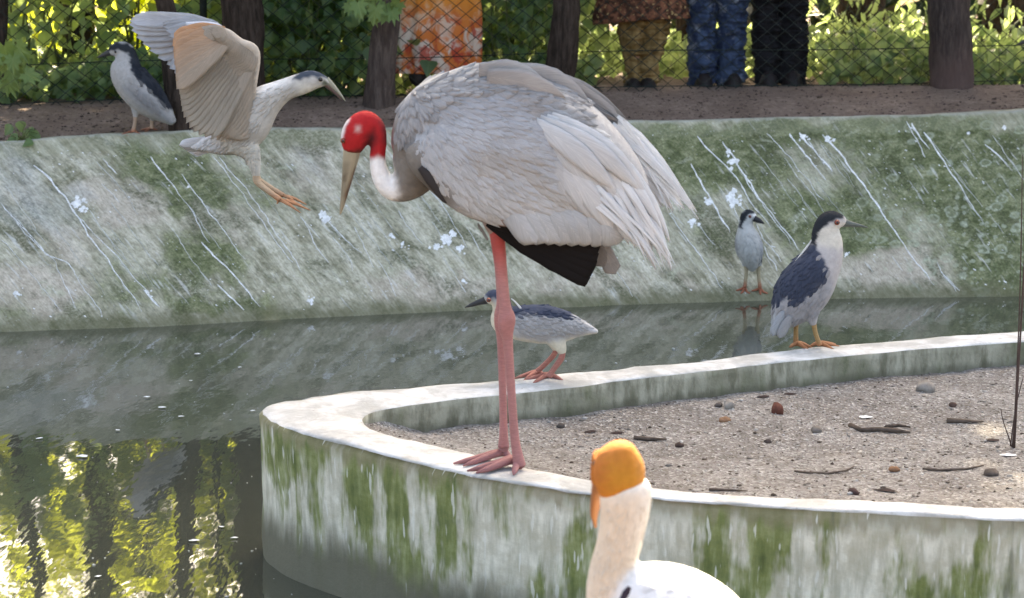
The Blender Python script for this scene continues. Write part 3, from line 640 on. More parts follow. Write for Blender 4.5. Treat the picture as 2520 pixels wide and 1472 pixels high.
class Fig:
    def __init__(s, name, label, cat, Y, bpx, bpy, group=None, base=None):
        s.Y = Y; s.O = at(bpx, bpy, Y) if base is None else base; s.m = Y/F
        s.root = empty(name, s.O); tag(s.root, label, cat, group); s.parts = []
    def L(s, px, py, dy=0): p = at(px, py, s.Y)-s.O; p.y += dy; return p
    def G(s, P): return Vector(P)-s.O
    def scutes(s, o, nb):
        o.data.materials.append(M['scute']); mi = np.zeros(len(o.data.polygons), np.int32); mi[nb:] = 1; o.data.polygons.foreach_set('material_index', mi)
    def inv(s, V):
        W = np.asarray([tuple(v) for v in V], float)+np.array(s.O); W[:, 1] = s.Y; return proj(W)
    def loft(s, nodes, seg=18, per=6):      # (px, py, half-width in the plane px, half-depth px, dy m)
        A = catmull(nodes, per); C = [s.L(a[0], a[1], a[4]) for a in A]; V = []; Fc = []; n = len(C)
        for i in range(n):
            t = C[min(i+1, n-1)]-C[max(i-1, 0)]; t = t.normalized() if t.length > 1e-9 else Vector((0, 0, 1)); 
            u = Vector((t.z, 0, -t.x)); u = u.normalized() if u.length > 1e-6 else Vector((1, 0, 0)); d = t.cross(u).normalized()
            for k in range(seg):
                g = 2*math.pi*k/seg; V.append(C[i]+u*math.cos(g)*max(.2, A[i][2])*s.m+d*math.sin(g)*max(.2, A[i][3])*s.m)
        for i in range(n-1):
            for k in range(seg): Fc.append((i*seg+k, i*seg+(k+1) % seg, (i+1)*seg+(k+1) % seg, (i+1)*seg+k))
        Fc += [tuple(range(seg))[::-1], tuple((n-1)*seg+k for k in range(seg))]
        return V, Fc
    def tub(s, pts, seg=8):                 # round tube through (Vector, radius m)
        return tube([p for p, r in pts], [r for p, r in pts], seg)
    def leg(s, nodes, seg=10): A = catmull([(a, b, r, r, d) for a, b, r, d in nodes], 5); return s.tub([(s.L(q[0], q[1], q[4]), q[2]*s.m) for q in A], seg)
    def toes(s, ank, tips, r, z0):          # ankle local vec; tips list of world points on the ground
        out = []
        for T in tips:
            e = s.G(T); mid = ank.lerp(e, .45); mid.z = e.z + r*.9
            k1 = ank.lerp(e, .75); k1.z = e.z+r*.35
            out.append(tube([ank, ank.lerp(mid, .5)+Vector((0, 0, r*.15)), mid, k1, e], [r*1.15, r*1.05, r*.9, r*.75, r*.25], 7))
        return out
    def fuse(s, lofts, voxel, smooth=5, fac=.5):
        V, Fc = join(lofts); me = mesh('tmp', V, Fc); o = bpy.data.objects.new('tmp', me); COL.objects.link(o)
        m = o.modifiers.new('r', 'REMESH'); m.mode = 'VOXEL'; m.voxel_size = voxel
        m2 = o.modifiers.new('s', 'SMOOTH'); m2.iterations = smooth; m2.factor = fac
        dg = bpy.context.evaluated_depsgraph_get(); dg.update(); ev = o.evaluated_get(dg); r = bpy.data.meshes.new_from_object(ev)
        n = len(r.vertices); vv = np.zeros(n*3); r.vertices.foreach_get('co', vv); V = [Vector(x) for x in vv.reshape(-1, 3)]; Fc = [tuple(p.vertices) for p in r.polygons]
        bpy.data.objects.remove(o); return V, Fc
    def add(s, name, VF, col, mat='bird', parent=None, uv=None):
        V, Fc = VF; c = col if (isinstance(col, np.ndarray) and col.ndim == 2) else np.tile(np.array(col, float), (len(V), 1))
        return link(name, mesh(name, V, Fc, c, uv), M[mat], parent or s.root)
    def feather(s, r, c, t, w, dy, col, tip=.25, arch=.16, name='feather', tilt=0.0, wprof=None, parent=None, nseg=14, split=0.0, mat='feather'):
        """quill from r by c to t (px); dy=(root,mid,tip) metres"""
        V = []; UV = []; Fc = []; C = []; mw = 6; seed = random.random()*50
        P = [s.L(r[0], r[1], dy[0]), s.L(c[0], c[1], dy[1]*2-.5*(dy[0]+dy[2])), s.L(t[0], t[1], dy[2])]
        near = -1 if sum(dy) < 0 else 1
        for i in range(nseg+1):
            q = i/nseg; p = P[0]*(1-q)**2+P[1]*2*q*(1-q)+P[2]*q*q; tg = ((P[1]-P[0])*(1-q)+(P[2]-P[1])*q); u = Vector((tg.z, 0, -tg.x)).normalized()
            if wprof: ww = wprof(q)
            else:
                ww = (.55+.45*min(1, q*3)); e = (q-(1-tip))/tip
                if e > 0: ww *= (math.sqrt(max(0, 1-e*e)) if tip < .4 else max(0, 1-e**1.7))*.98+.02
            for k in range(mw+1):
                a = k/mw*2-1; edge = abs(a)
                h = (1-a*a)*arch*w*s.m; j = 1+(fbm(q*7, a*2, seed)*.10*edge if edge > .9 else 0)
                sp = -split*max(0, fbm(a*5, seed, q*1.2))*q
                v = p+u*(a*ww*w*.5*s.m*j)+Vector((0, near*h+tilt*a*w*s.m*.5, 0))-tg.normalized()*(abs(fbm(a*6, seed))*w*.12*s.m*(1 if i == nseg else 0))
                V.append(v); UV.append((k/mw, q*1.0)); C.append(np.array(col)*(.92+.10*q))
        for i in range(nseg):
            for k in range(mw): a = i*(mw+1)+k; Fc.append((a, a+1, a+mw+2, a+mw+1))
        o = link(name, mesh(name, V, Fc, np.array(C), UV), M[mat], parent or s.root)
        md = o.modifiers.new('t', 'SOLIDIFY'); md.thickness = .0009
        return o
    def coverts(s, VF, region, spacing, size, dirf, colf, lift=.006, sides=(-1, 1), name='plumage', asp=.72, jitter=.35, cvar=.06, cramp=.10):
        """shingled body feathers laid on the surface as one part"""
        bvh = BVHTree.FromPolygons(VF[0], VF[1]); R = np.array(region, float); x0, y0 = R.min(0); x1, y1 = R.max(0)
        V = []; Fc = []; C = []; UV = []; rows = 6; mw = 4
        for side in sides:
            gx, gy = np.meshgrid(np.arange(x0, x1, spacing), np.arange(y0, y1, spacing)); gx = gx.ravel()+rng.normal(0, spacing*jitter, gx.size); gy = gy.ravel()+rng.normal(0, spacing*jitter, gy.size)
            ok = sdpoly(gx, gy, region) > 0
            for px, py in zip(gx[ok], gy[ok]):
                o = s.L(px, py, 1.5*side); h = bvh.ray_cast(o, Vector((0, -side, 0)))
                if h[0] is None: continue
                P, Nn = h[0], h[1]
                if Nn.y*side < 0: Nn = -Nn
                d2 = dirf(px, py); D = Vector((d2[0], 0, -d2[1])); D = (D-Nn*D.dot(Nn))
                if D.length < 1e-4: continue
                D.normalize(); X = Nn.cross(D).normalized(); ln = size(px, py)*s.m*random.uniform(.85, 1.15); wd = ln*asp; lf = lift*random.uniform(.6, 1.5); yaw = random.gauss(0, .10); D = (D+X*yaw).normalized(); X = Nn.cross(D).normalized()
                col = np.array(colf(px, py))*random.uniform(1-cvar, 1+cvar*.7); b0 = len(V)
                for i in range(rows+1):
                    q = i/rows; ww = min(1, .45+q*1.6)*(1 if q < .6 else math.sqrt(max(0, 1-((q-.6)/.4)**2))*.97+.03)
                    for k in range(mw+1):
                        a = k/mw*2-1; pt = P+D*(q-.45)*ln*(1-.10*a*a*q)+X*a*ww*wd*.5
                        hh = bvh.find_nearest(pt); bp, bn = (hh[0], hh[1]) if hh[0] else (pt, Nn)
                        V.append(bp+bn*(-.003+(lf+.003)*q*(1-.55*a*a))); UV.append((k/mw, q)); C.append(col*(1-cramp+cramp*1.2*q))
                for i in range(rows):
                    for k in range(mw): a = b0+i*(mw+1)+k; Fc.append((a, a+1, a+mw+2, a+mw+1))
        o = link(name, mesh(name, V, Fc, np.array(C), UV), M['feather'], s.root); o['kind'] = 'stuff'; return o
    def eye(s, px, py, r, dy, mat, ring=None):
        for sgn in (-1, 1):
            bm = bmesh.new(); bmesh.ops.create_uvsphere(bm, u_segments=14, v_segments=10, radius=r*s.m); me = bpy.data.meshes.new('eye'); bm.to_mesh(me); bm.free()
            o = link('eye', me, M[mat], s.root); o.location = s.L(px, py, dy*sgn)
            if mat == 'eyer':
                bm = bmesh.new(); bmesh.ops.create_uvsphere(bm, u_segments=10, v_segments=8, radius=r*s.m*.55); me = bpy.data.meshes.new('pupil'); bm.to_mesh(me); bm.free(); p = link('pupil', me, M['eye'], o); p.location = (0, sgn*r*s.m*.55, 0)

# ------------------------------------------------------------------ the crane
Pc = onz(1262, 1145, ZW)
CR = Fig('crane', 'tall grey crane with a bare red head and long pink legs on the island wall', 'crane', Pc.y, 0, 0, base=Pc)
torso = CR.loft([(968, 372, 20, 20), (990, 365, 62, 55), (1075, 335, 140, 105), (1190, 338, 180, 138), (1310, 366, 176, 138), (1420, 405, 142, 115), (1510, 450, 92, 80), (1575, 500, 40, 40), (1590, 512, 8, 8)], 26)
neck = CR.loft([(1075, 345, 105, 80), (1035, 400, 76, 62), (1004, 448, 49, 44), (970, 464, 33, 31), (944, 446, 25, 24), (932, 415, 21.5, 21), (929, 385, 19.5, 19), (932, 352, 20, 19), (925, 318, 25, 22), (902, 303, 31, 26), (885, 318, 38, 31), (873, 342, 36, 29), (868, 364, 27, 22), (866, 376, 20, 16)], 20)
wings = [CR.loft([(1030, 345, 20, 18, sg*.085), (1055, 365, 70, 36, sg*.095), (1180, 395, 132, 52, sg*.115), (1330, 425, 132, 50, sg*.118), (1460, 480, 88, 38, sg*.11), (1540, 540, 30, 20, sg*.10)], 20) for sg in (-1, 1)]
thigh = [CR.loft([(1205, 480, 48, 42, sg*.045), (1214, 535, 30, 28, sg*.045), (1221, 570, 18, 17, sg*.045)], 14) for sg in (-1, 1)]
TV, TF = CR.fuse([torso, neck]+wings+thigh, .0052, 6)
px, py = CR.inv(TV)
RED, DRED = (.42, .018, .022), (.055, .012, .014)
ccol = paint(px, py, (.40, .40, .405), [
    ([(950, 300), (1010, 250), (1040, 330), (1110, 480), (1010, 520), (930, 500)], (.215, .20, .18), 34),
    ([(1045, 390), (1120, 480), (1060, 500), (1010, 450)], (.12, .105, .09), 40),
    ([(890, 380), (955, 380), (975, 440), (985, 478), (960, 510), (900, 500)], (.86, .86, .85), 14),
    ([(1180, 520), (1260, 520), (1250, 600), (1190, 600)], (.30, .22, .19), 16),
    ([(820, 260), (965, 260), (965, 384), (948, 390), (930, 383), (915, 391), (900, 386), (820, 380)], RED, 9),
    ([(935, 285), (965, 300), (965, 350), (948, 350), (945, 320)], (.07, .03, .035), 14),
    ([(905, 335), (922, 318), (928, 345), (912, 368), (880, 378), (860, 378), (895, 362)], DRED, 15),
    ([(850, 372), (900, 372), (900, 385), (850, 385)], (.09, .03, .02), 10),
    ([(880, 308), (886, 307), (890, 312), (890, 320), (884, 324), (878, 321), (877, 313)], (.52, .34, .32), 8),
    ([(830, 345), (838, 318), (853, 292), (862, 292), (850, 318), (846, 342)], (.70, .66, .64), 5)], 1.0)
# legs with joints and toes
legN = CR.leg([(1219, 545, 21, -.045), (1226, 590, 18, -.045), (1236, 680, 14.5, -.05), (1243, 745, 15, -.05), (1247, 775, 22, -.05), (1246, 800, 20, -.05), (1250, 835, 13, -.05), (1258, 950, 11, -.05), (1266, 1060, 11.5, -.05), (1273, 1105, 13.5, -.05), (1278, 1134, 17, -.05)], 14)
legF = CR.leg([(1222, 545, 19, .05), (1229, 650, 14, .05), (1235, 745, 14, .05), (1235, 780, 20, .05), (1232, 805, 17, .05), (1233, 850, 11, .05), (1237, 970, 10, .05), (1239, 1070, 11, .05), (1239, 1112, 15, .05)], 14)
zg = ZW+.006
aN = CR.G(onz(1276, 1143, zg)); aN.z = zg-CR.O.z+.018; aF = CR.G(onz(1239, 1126, zg)); aF.z = zg-CR.O.z+.016
toeN = CR.toes(aN, [onz(1150, 1159, zg), onz(1178, 1150, zg), onz(1172, 1164, zg), onz(1264, 1168, zg)], .0115, zg)
toeF = CR.toes(aF, [onz(1116, 1141, zg), onz(1150, 1133, zg), onz(1140, 1146, zg), onz(1262, 1133, zg)], .0105, zg)
lV, lF = join([legN, legF]+toeN+toeF+[tube([CR.L(1278, 1130, -.05), aN], [.017, .015], 10), tube([CR.L(1239, 1110, .05), aF], [.015, .014], 10)])
lx, ly = CR.inv(lV)
lcol = paint(lx, ly, (.47, .21, .195), [([(1180, 500), (1300, 500), (1300, 640), (1180, 640)], (.44, .055, .045), 70), ([(1100, 1100), (1320, 1100), (1320, 1200), (1100, 1200)], (.36, .16, .155), 40), ([(1230, 760), (1275, 760), (1275, 815), (1210, 815)], (.45, .19, .175), 20)], 2)
o0 = len(TV); body = CR.add('body', (TV+lV, TF+[tuple(i+o0 for i in f) for f in lF]), np.vstack([ccol, lcol]))
CR.scutes(body, len(TF))
# bill
bV, bF = CR.loft([(867, 366, 22, 15), (862, 395, 19, 12), (856, 430, 14.5, 9.5), (848, 475, 9, 6.5), (841, 510, 5, 4), (837, 528, 1.5, 1.5)], 14)
bx, by = CR.inv(bV)
CR.add('bill', (bV, bF), paint(bx, by, (.34, .30, .21), [([(835, 400), (862, 400), (852, 460), (838, 520), (830, 520)], (.24, .205, .14), 8), ([(872, 415), (890, 400), (862, 470), (850, 500), (848, 480), (860, 450)], (.11, .06, .035), 5), ([(846, 430), (853, 425), (850, 445), (844, 450)], (.10, .075, .04), 3)], .5), 'horn')
CR.eye(846, 345, 7, .020, 'eyer')
# plumage
def cdir(px, py):
    v = np.array(((px-965)*1.0, (py-190)*.72+26)); return v/np.linalg.norm(v)
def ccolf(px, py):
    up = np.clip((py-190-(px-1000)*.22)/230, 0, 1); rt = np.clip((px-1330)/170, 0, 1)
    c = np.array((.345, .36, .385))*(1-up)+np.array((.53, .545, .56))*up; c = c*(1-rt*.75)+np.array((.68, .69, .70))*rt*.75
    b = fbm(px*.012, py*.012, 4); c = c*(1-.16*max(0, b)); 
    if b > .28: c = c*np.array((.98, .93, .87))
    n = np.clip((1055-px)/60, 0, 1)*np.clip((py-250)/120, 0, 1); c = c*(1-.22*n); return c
wing_reg = [(1015, 335), (1035, 285), (1090, 240), (1200, 215), (1330, 240), (1450, 310), (1530, 420), (1560, 520), (1500, 545), (1400, 535), (1290, 535), (1210, 530), (1165, 515), (1130, 480), (1075, 420)]
back_reg = [(975, 330), (985, 255), (1010, 212), (1060, 180), (1130, 160), (1210, 152), (1290, 165), (1370, 200), (1440, 240), (1440, 300), (1330, 245), (1200, 220), (1090, 245), (1035, 290), (1010, 345)]
BV = (TV, TF)
CR.coverts(BV, back_reg, 17, lambda x, y: 66, cdir, lambda x, y: np.array((.36, .365, .375))*(.80+.24*random.random()), .007, asp=.50, name='mantle_plumage')
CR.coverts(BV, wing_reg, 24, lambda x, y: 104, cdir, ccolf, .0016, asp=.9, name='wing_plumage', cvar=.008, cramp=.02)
CR.coverts(BV, wing_reg, 12.5, lambda x, y: 92*random.uniform(.6, 1.2), cdir, ccolf, .0034, asp=.24, name='wing_down', cvar=.05, cramp=.05, jitter=.5)
CR.coverts(BV, back_reg, 13, lambda x, y: 60, cdir, lambda x, y: np.array((.36, .365, .375))*random.uniform(.78, 1.05), .0085, asp=.26, name='mantle_down', cvar=.06, jitter=.5)
def tf(r, c, t, w, dy, col, **k): return CR.feather(r, c, t, w, dy, col, name=k.pop('name', 'tertial_feather'), **k)
WH, LG, GR = (.74, .765, .79), (.52, .53, .535), (.36, .36, .365)
# far wing
for q in range(9): tf((1300+random.gauss(0, 15), 180+7*q), (1428-6*q+random.gauss(0, 4), 186+8*q), (1548-random.uniform(0, 26)-2*q, 318-random.uniform(0, 20)-2*q), random.uniform(26, 40), (.0, .035-.004*q, .05-.006*q), np.array((.33, .335, .345))*random.uniform(.82, 1.12), tilt=.2, arch=.05, tip=.5)
tf((1290, 190), (1400, 215), (1520, 325), 80, (-.02, .01, .03), (.36, .36, .37), tilt=.3, arch=.08)
tf((1250, 175), (1360, 185), (1455, 262), 70, (-.06, -.03, -.02), (.40, .40, .405), tilt=.25, arch=.05, tip=.5)
tf((1180, 170), (1270, 170), (1345, 205), 60, (-.085, -.08, -.07), (.40, .40, .405), tilt=.2, arch=.05, tip=.5)
tf((1200, 185), (1300, 195), (1390, 238), 62, (-.105, -.10, -.08), (.39, .39, .395), tilt=.2, arch=.05, tip=.5)
for (r, c, t, wd, d, col) in (((1420, 250), (1560, 330), (1704, 508), 62, .05, WH), ((1410, 255), (1550, 345), (1690, 522), 66, .04, WH), ((1400, 265), (1530, 365), (1655, 520), 64, .03, (.6, .6, .6)), ((1395, 280), (1510, 375), (1634, 514), 60, .02, (.5, .49, .48)), ((1430, 250), (1590, 340), (1722, 530), 26, .06, WH), ((1400, 300), (1500, 400), (1625, 545), 60, .0, (.42, .41, .40))):  # innermost plumes greyer, their shadowing painted into the colour
    tf(r, c, t, wd, (0.0, d, d+.01), np.array(col)*1.12, tip=.5, split=.02, tilt=-.08, arch=.08)
# tail and dark flight feathers
for r, c, t, wd, col in (((1420, 530), (1470, 580), (1512, 670), 44, (.27, .25, .235)), ((1415, 530), (1450, 580), (1487, 650), 40, (.21, .19, .175)), ((1410, 530), (1440, 580), (1472, 642), 34, (.24, .22, .20)), ((1425, 540), (1478, 580), (1506, 655), 36, (.30, .28, .265))):
    tf(r, c, t, wd, (-.02, -.04, -.045), col, name='tail_feather', tip=.08, arch=.02)
BK = (.013, .011, .011)
for i, t in enumerate([(1444, 684), (1454, 664), (1462, 645), (1467, 626), (1470, 607), (1473, 592), (1440, 582), (1400, 576), (1360, 560)]):
    r = (1200+4*i, 541+1.2*i); c = ((r[0]+t[0])/2+4, (r[1]+t[1])/2+8-i*1.5); tf(r, c, t, 36, (-.07-.002*i, -.085-.002*i, -.075-.003*i), BK, name='flight_feather', tip=.07, wprof=lambda q: min(1, .45+q*1.6)*(1 if q < .95 else .75))
tf((1040, 400), (1075, 440), (1111, 490), 26, (-.14, -.135, -.12), (.055, .05, .05), name='wing_edge_feather', tip=.3)
# near wing: secondaries under, tertials over
for i in range(8):
    tf((1195+34*i, 415+8*i), (1260+33*i, 505+6*i), (1318+28*i, 578+(2 if i else 6)+1.2*i), 62, (-.12, -.148, -.135+.004*i), np.array((.50, .52, .54))*random.uniform(.95, 1.03), name='secondary_feather', tip=.16, tilt=.15)
TIPS = [(1452, 528), (1476, 540), (1500, 552), (1522, 562), (1540, 586), (1556, 594), (1574, 602), (1590, 622), (1603, 646), (1598, 600), (1618, 622), (1642, 648), (1634, 606), (1638, 580), (1622, 560), (1606, 520), (1590, 486), (1568, 462), (1545, 482), (1530, 500), (1510, 462), (1490, 490), (1560, 545), (1580, 560), (1540, 530)]
for i, t in enumerate(TIPS):
    q = min(1, max(0, (t[0]-1450)/190)); hi = 1-min(1, max(0, (t[1]-450)/190)); r = (1285+75*q+random.gauss(0, 8), 345-40*q-38*hi+random.gauss(0, 5))
    ln = Vector((t[0]-r[0], t[1]-r[1])); c = ((r[0]+t[0])/2+ln.y*.13*(.5+q), (r[1]+t[1])/2-ln.x*.13*(.5+q))
    d = -.150-.030*hi-.008*(i % 3)*.5; base = np.array(WH)*q+np.array((.56, .565, .57))*(1-q)
    tf(r, c, t, random.uniform(44, 56), (-.128, d, d+.022), base*random.uniform(.93, 1.03), tip=.55 if q > .3 else .35, split=.02, tilt=.10, arch=.06)
for i in range(20):      # loose hanging plumes, near wing then far wing
    q = random.random(); r = (1430+random.uniform(-40, 60), 400+random.uniform(-30, 60)); t = (1545+105*q+random.gauss(0, 6), 590+58*q+random.gauss(0, 10)); c = ((r[0]+t[0])/2+26, (r[1]+t[1])/2-22)
    tf(r, c, t, random.uniform(8, 17), (-.15, -.17-.01*random.random(), -.135-.03*random.random()), np.array(WH)*random.uniform(.95, 1.08), tip=.75, arch=.05, name='loose_plume')
for i in range(13):
    q = random.random(); r = (1480+random.uniform(-30, 40), 300+random.uniform(-15, 40)); t = (1640+78*q+random.gauss(0, 5), 512+14*q+random.gauss(0, 10)); c = ((r[0]+t[0])/2+22, (r[1]+t[1])/2-20)
    tf(r, c, t, random.uniform(7, 15), (.0, .03, .03+.03*random.random()), np.array(WH)*random.uniform(.98, 1.1), tip=.75, arch=.05, name='loose_plume')
for r, t in (((1185, 548), (1203, 580)), ((1178, 538), (1190, 560))): tf(r, ((r[0]+t[0])/2-2, (r[1]+t[1])/2), t, 7, (-.10, -.10, -.1), (.2, .18, .16), name='loose_feather')

# ------------------------------------------------------------------ night herons
BLK, NAVY, HG, CREAM = (.018, .022, .028), (.045, .058, .095), (.34, .345, .355), (.62, .595, .54)
def heron(label, Y, base_px, spine, paintl, basecol, bill, billcol, eye, legs, toesl, legcol, cov=None, plume=None, vox=.0045, group='night herons around the pond', base=None, eyemat='eyer', extra=(), legpaint=None, covlift=.004):
    H = Fig('night_heron', label, 'heron', Y, base_px[0], base_px[1], group, base)
    VF = H.fuse([H.loft(n, 18) for n in spine], vox, 5)
    px, py = H.inv(VF[0]); c = paint(px, py, basecol, paintl, 1.6)
    lp = [H.leg(l) for l in legs] + list(extra(H) if extra else [])
    for ank, tips, r in toesl: lp += H.toes(H.G(ank)+Vector((0, 0, r*1.2)), tips, r, 0)
    if lp:
        lV, lF = join(lp); lx, ly = H.inv(lV); o = len(VF[0]); lc = paint(lx, ly, legcol, legpaint or [], 1)
        H.scutes(H.add('body', (VF[0]+lV, VF[1]+[tuple(i+o for i in f) for f in lF]), np.vstack([c, lc])), len(VF[1]))
    else: H.add('body', VF, c)
    for n in bill:
        b = H.loft(n, 10); x, y = H.inv(b[0]); H.add('bill', b, paint(x, y, billcol, [], 0), 'horn')
    H.eye(*eye, eyemat)
    if cov:
        for reg, sp, sz, dr in cov:
            H.coverts(VF, reg, sp, lambda x, y: sz, dr, lambda x, y: paint(np.array([x]), np.array([y]), basecol, paintl, 3)[0], covlift, asp=.40, jitter=.4, cvar=.07)
    if plume: H.feather(*plume, 5, (.0, -.02, -.02), (.8, .8, .78), name='nape_plume', tip=.5, nseg=10)
    return H
# -- walking heron behind the legs of the crane
b = hit(WALL, 1345, 934); bw = b[0] if b[0] else onz(1345, 934, ZW); Y = bw.y
capC = [(1190, 728), (1200, 714), (1222, 708), (1252, 722), (1268, 748), (1240, 748), (1215, 731), (1200, 731)]
backC = [(1245, 742), (1300, 740), (1365, 748), (1415, 771), (1395, 780), (1340, 772), (1285, 770), (1250, 776)]
belC = [(1200, 735), (1225, 748), (1235, 800), (1270, 828), (1340, 838), (1400, 828), (1475, 815), (1475, 880), (1190, 880)]
HC_ = heron('night heron stepping along the far island wall behind the crane\'s pink legs', Y, (1345, 934),
    [[(1196, 741, 11, 10), (1212, 732, 20, 16), (1232, 742, 24, 18), (1237, 765, 26, 20), (1240, 790, 34, 28), (1275, 795, 44, 38), (1330, 798, 50, 40), (1385, 803, 42, 34), (1430, 808, 22, 22), (1472, 817, 4, 10)], [(1355, 815, 30, 16, -.02), (1378, 850, 17, 12, -.025), (1384, 868, 9, 8, -.025)], [(1345, 815, 30, 16, .03), (1364, 850, 15, 12, .03), (1370, 868, 8, 8, .03)]],
    [(belC, (.64, .60, .48), 10), (backC, NAVY, 5), (capC, NAVY, 4), ([(1440, 790), (1480, 800), (1480, 815), (1445, 815)], (.55, .55, .56), 8), ([(1300, 800), (1440, 795), (1430, 825), (1330, 832)], (.40, .405, .41), 14)], (.37, .375, .385),
    [[(1200, 738, 11, 8), (1180, 744, 7.5, 6), (1160, 751, 5, 4), (1144, 757, 1, 1)]], (.02, .022, .026), (1203, 735, 6, .0265),
    [[(1384, 862, 8, -.025), (1380, 880, 8, -.025), (1362, 905, 7, -.025), (1350, 924, 7.5, -.025)], [(1370, 862, 7.5, .03), (1362, 880, 7, .03), (1340, 903, 6.5, .03), (1322, 919, 7, .03)]],
    [(onz(1350, 929, ZW), [onz(1287, 937, ZW), onz(1296, 931, ZW), onz(1312, 943, ZW), onz(1385, 936, ZW)], .0085), (onz(1322, 922, ZW), [onz(1268, 931, ZW), onz(1285, 926, ZW), onz(1290, 935, ZW), onz(1345, 926, ZW)], .008)], (.42, .17, .135),
    [([(1260, 750), (1300, 745), (1400, 765), (1460, 800), (1400, 820), (1300, 825), (1260, 800)], 9, 32, lambda x, y: (.97, .22))], ((1258, 735), (1285, 752), (1294, 784)))
# -- heron on the wall, right
b = onz(1990, 855, ZW); Y = b.y
capD = [(2082, 533), (2066, 518), (2040, 510), (2012, 520), (1996, 548), (1992, 598), (2003, 604), (2010, 572), (2026, 552), (2048, 540)]
backD = [(1985, 600), (2003, 602), (2020, 632), (2033, 662), (2020, 688), (1988, 712), (1962, 738), (1944, 742), (1934, 716), (1918, 738), (1898, 752), (1895, 705), (1925, 655), (1955, 622)]
HD = heron('upright night heron with a dark blue back standing on the white island wall', Y, (1990, 855),
    [[(2080, 549, 9, 9), (2066, 545, 20, 16), (2043, 548, 31, 24), (2033, 572, 35, 28), (2034, 602, 41, 34), (2024, 640, 50, 46), (1996, 685, 66, 58), (1964, 732, 66, 56), (1932, 775, 42, 38), (1908, 806, 13, 20)], [(1985, 740, 45, 30, -.03), (1994, 775, 18, 14, -.03), (1998, 797, 8, 8, -.03)], [(1955, 755, 35, 25, .03), (1962, 785, 14, 12, .03), (1964, 800, 7, 7, .03)]],
    [([(2000, 560), (2090, 540), (2095, 590), (2060, 610), (2010, 600)], (.66, .62, .54), 10), ([(1890, 700), (1950, 730), (2000, 700), (2040, 670), (2050, 720), (2000, 800), (1880, 830)], (.35, .345, .36), 22), ([(1885, 760), (1912, 770), (1915, 820), (1890, 820)], (.46, .48, .51), 8), ([(2060, 556), (2110, 556), (2110, 580), (2060, 580)], (.70, .68, .62), 8), (backD, (.055, .066, .10), 5), (capD, BLK, 4)], (.48, .45, .44),
    [[(2072, 548, 11, 9), (2095, 552, 7, 6), (2117, 556, 4, 3.5), (2136, 560, 1, 1)]], (.10, .115, .10), (2056, 545, 7, .031),
    [[(1998, 785, 7, -.03), (2003, 815, 5.8, -.03), (2014, 846, 6.5, -.03)], [(1964, 785, 7, .03), (1962, 815, 5.8, .03), (1962, 846, 6.5, .03)]],
    [(onz(2015, 851, ZW), [onz(2066, 853, ZW), onz(2052, 860, ZW), onz(2056, 847, ZW), onz(1992, 853, ZW)], .008), (onz(1962, 852, ZW), [onz(1998, 855, ZW), onz(1990, 861, ZW), onz(1985, 847, ZW), onz(1942, 855, ZW)], .008)], (.40, .245, .10),
    [(backD, 9, 36, lambda x, y: (-.62, .78)), ([(1900, 750), (1960, 740), (2030, 690), (2030, 740), (1980, 800), (1930, 800), (1895, 820)], 10, 38, lambda x, y: (-.66, .75))], ((1998, 590), (1980, 610), (1955, 640)), legpaint=[([(1900, 838), (2100, 838), (2100, 880), (1900, 880)], (.44, .19, .09), 10)])
HD.feather((1925, 760), (1908, 790), (1897, 822), 26, (-.05, -.05, -.04), (.40, .42, .45), name='tail_feather', tip=.3); HD.feather((1940, 770), (1922, 800), (1912, 826), 24, (-.06, -.06, -.05), (.36, .36, .37), name='tail_feather', tip=.3)
HD.feather((1915, 810), (1912, 818), (1908, 826), 16, (0, 0, 0), (.05, .035, .03), name='tail_feather', tip=.3)
# -- small far heron at the waterline, facing us
h = hit(BANK, 1850, 722); Y = h[0].y
def bk(x, y): q = hit(BANK, x, y)[0]; return q + Vector((0, -.004, .004))
HE = heron('small night heron facing the pond at the foot of the mossy slope', Y, (1850, 722),
    [[(1858, 536, 8, 8, -.015), (1842, 532, 18, 17), (1836, 548, 17, 17), (1836, 566, 23, 24), (1840, 592, 33, 34), (1846, 620, 34, 36), (1850, 648, 22, 26), (1850, 668, 6, 12)], [(1836, 630, 14, 14, -.01), (1833, 655, 7, 7, -.01)], [(1863, 630, 14, 14, -.01), (1867, 655, 7, 7, -.01)]],
    [([(1800, 560), (1815, 600), (1816, 650), (1800, 650)], (.30, .30, .31), 8), ([(1868, 570), (1885, 600), (1880, 650), (1866, 630)], (.36, .37, .39), 7), ([(1880, 628), (1886, 640), (1872, 650), (1868, 640)], (.04, .04, .05), 5), ([(1818, 558), (1820, 525), (1838, 512), (1866, 520), (1868, 526), (1848, 524), (1836, 532), (1828, 545), (1824, 560)], BLK, 3), ([(1852, 524), (1868, 524), (1868, 532), (1850, 531)], (.8, .8, .8), 3)], (.50, .50, .49),
    [[(1855, 537, 8, 7, -.02), (1868, 543, 6, 5, -.03), (1879, 549, 1, 1, -.035)]], (.016, .016, .02), (1843, 532, 5, .029),
    [[(1833, 645, 6, -.01), (1836, 670, 4.5, -.01), (1832, 708, 4.5, -.01)], [(1867, 645, 6, -.01), (1866, 675, 4.5, -.01), (1870, 710, 4.5, -.01)]],
    [(bk(1832, 713), [bk(1810, 717), bk(1822, 724), bk(1846, 724), bk(1836, 705)], .0075), (bk(1870, 716), [bk(1848, 718), bk(1872, 727), bk(1890, 724), bk(1872, 708)], .0075)], (.40, .33, .21), [([(1818, 570), (1860, 565), (1878, 600), (1876, 640), (1850, 660), (1822, 640), (1812, 600)], 7, 22, lambda x, y: (.05, 1))], None, .005, legpaint=[([(1780, 695), (1920, 695), (1920, 740), (1780, 740)], (.42, .15, .085), 12)])
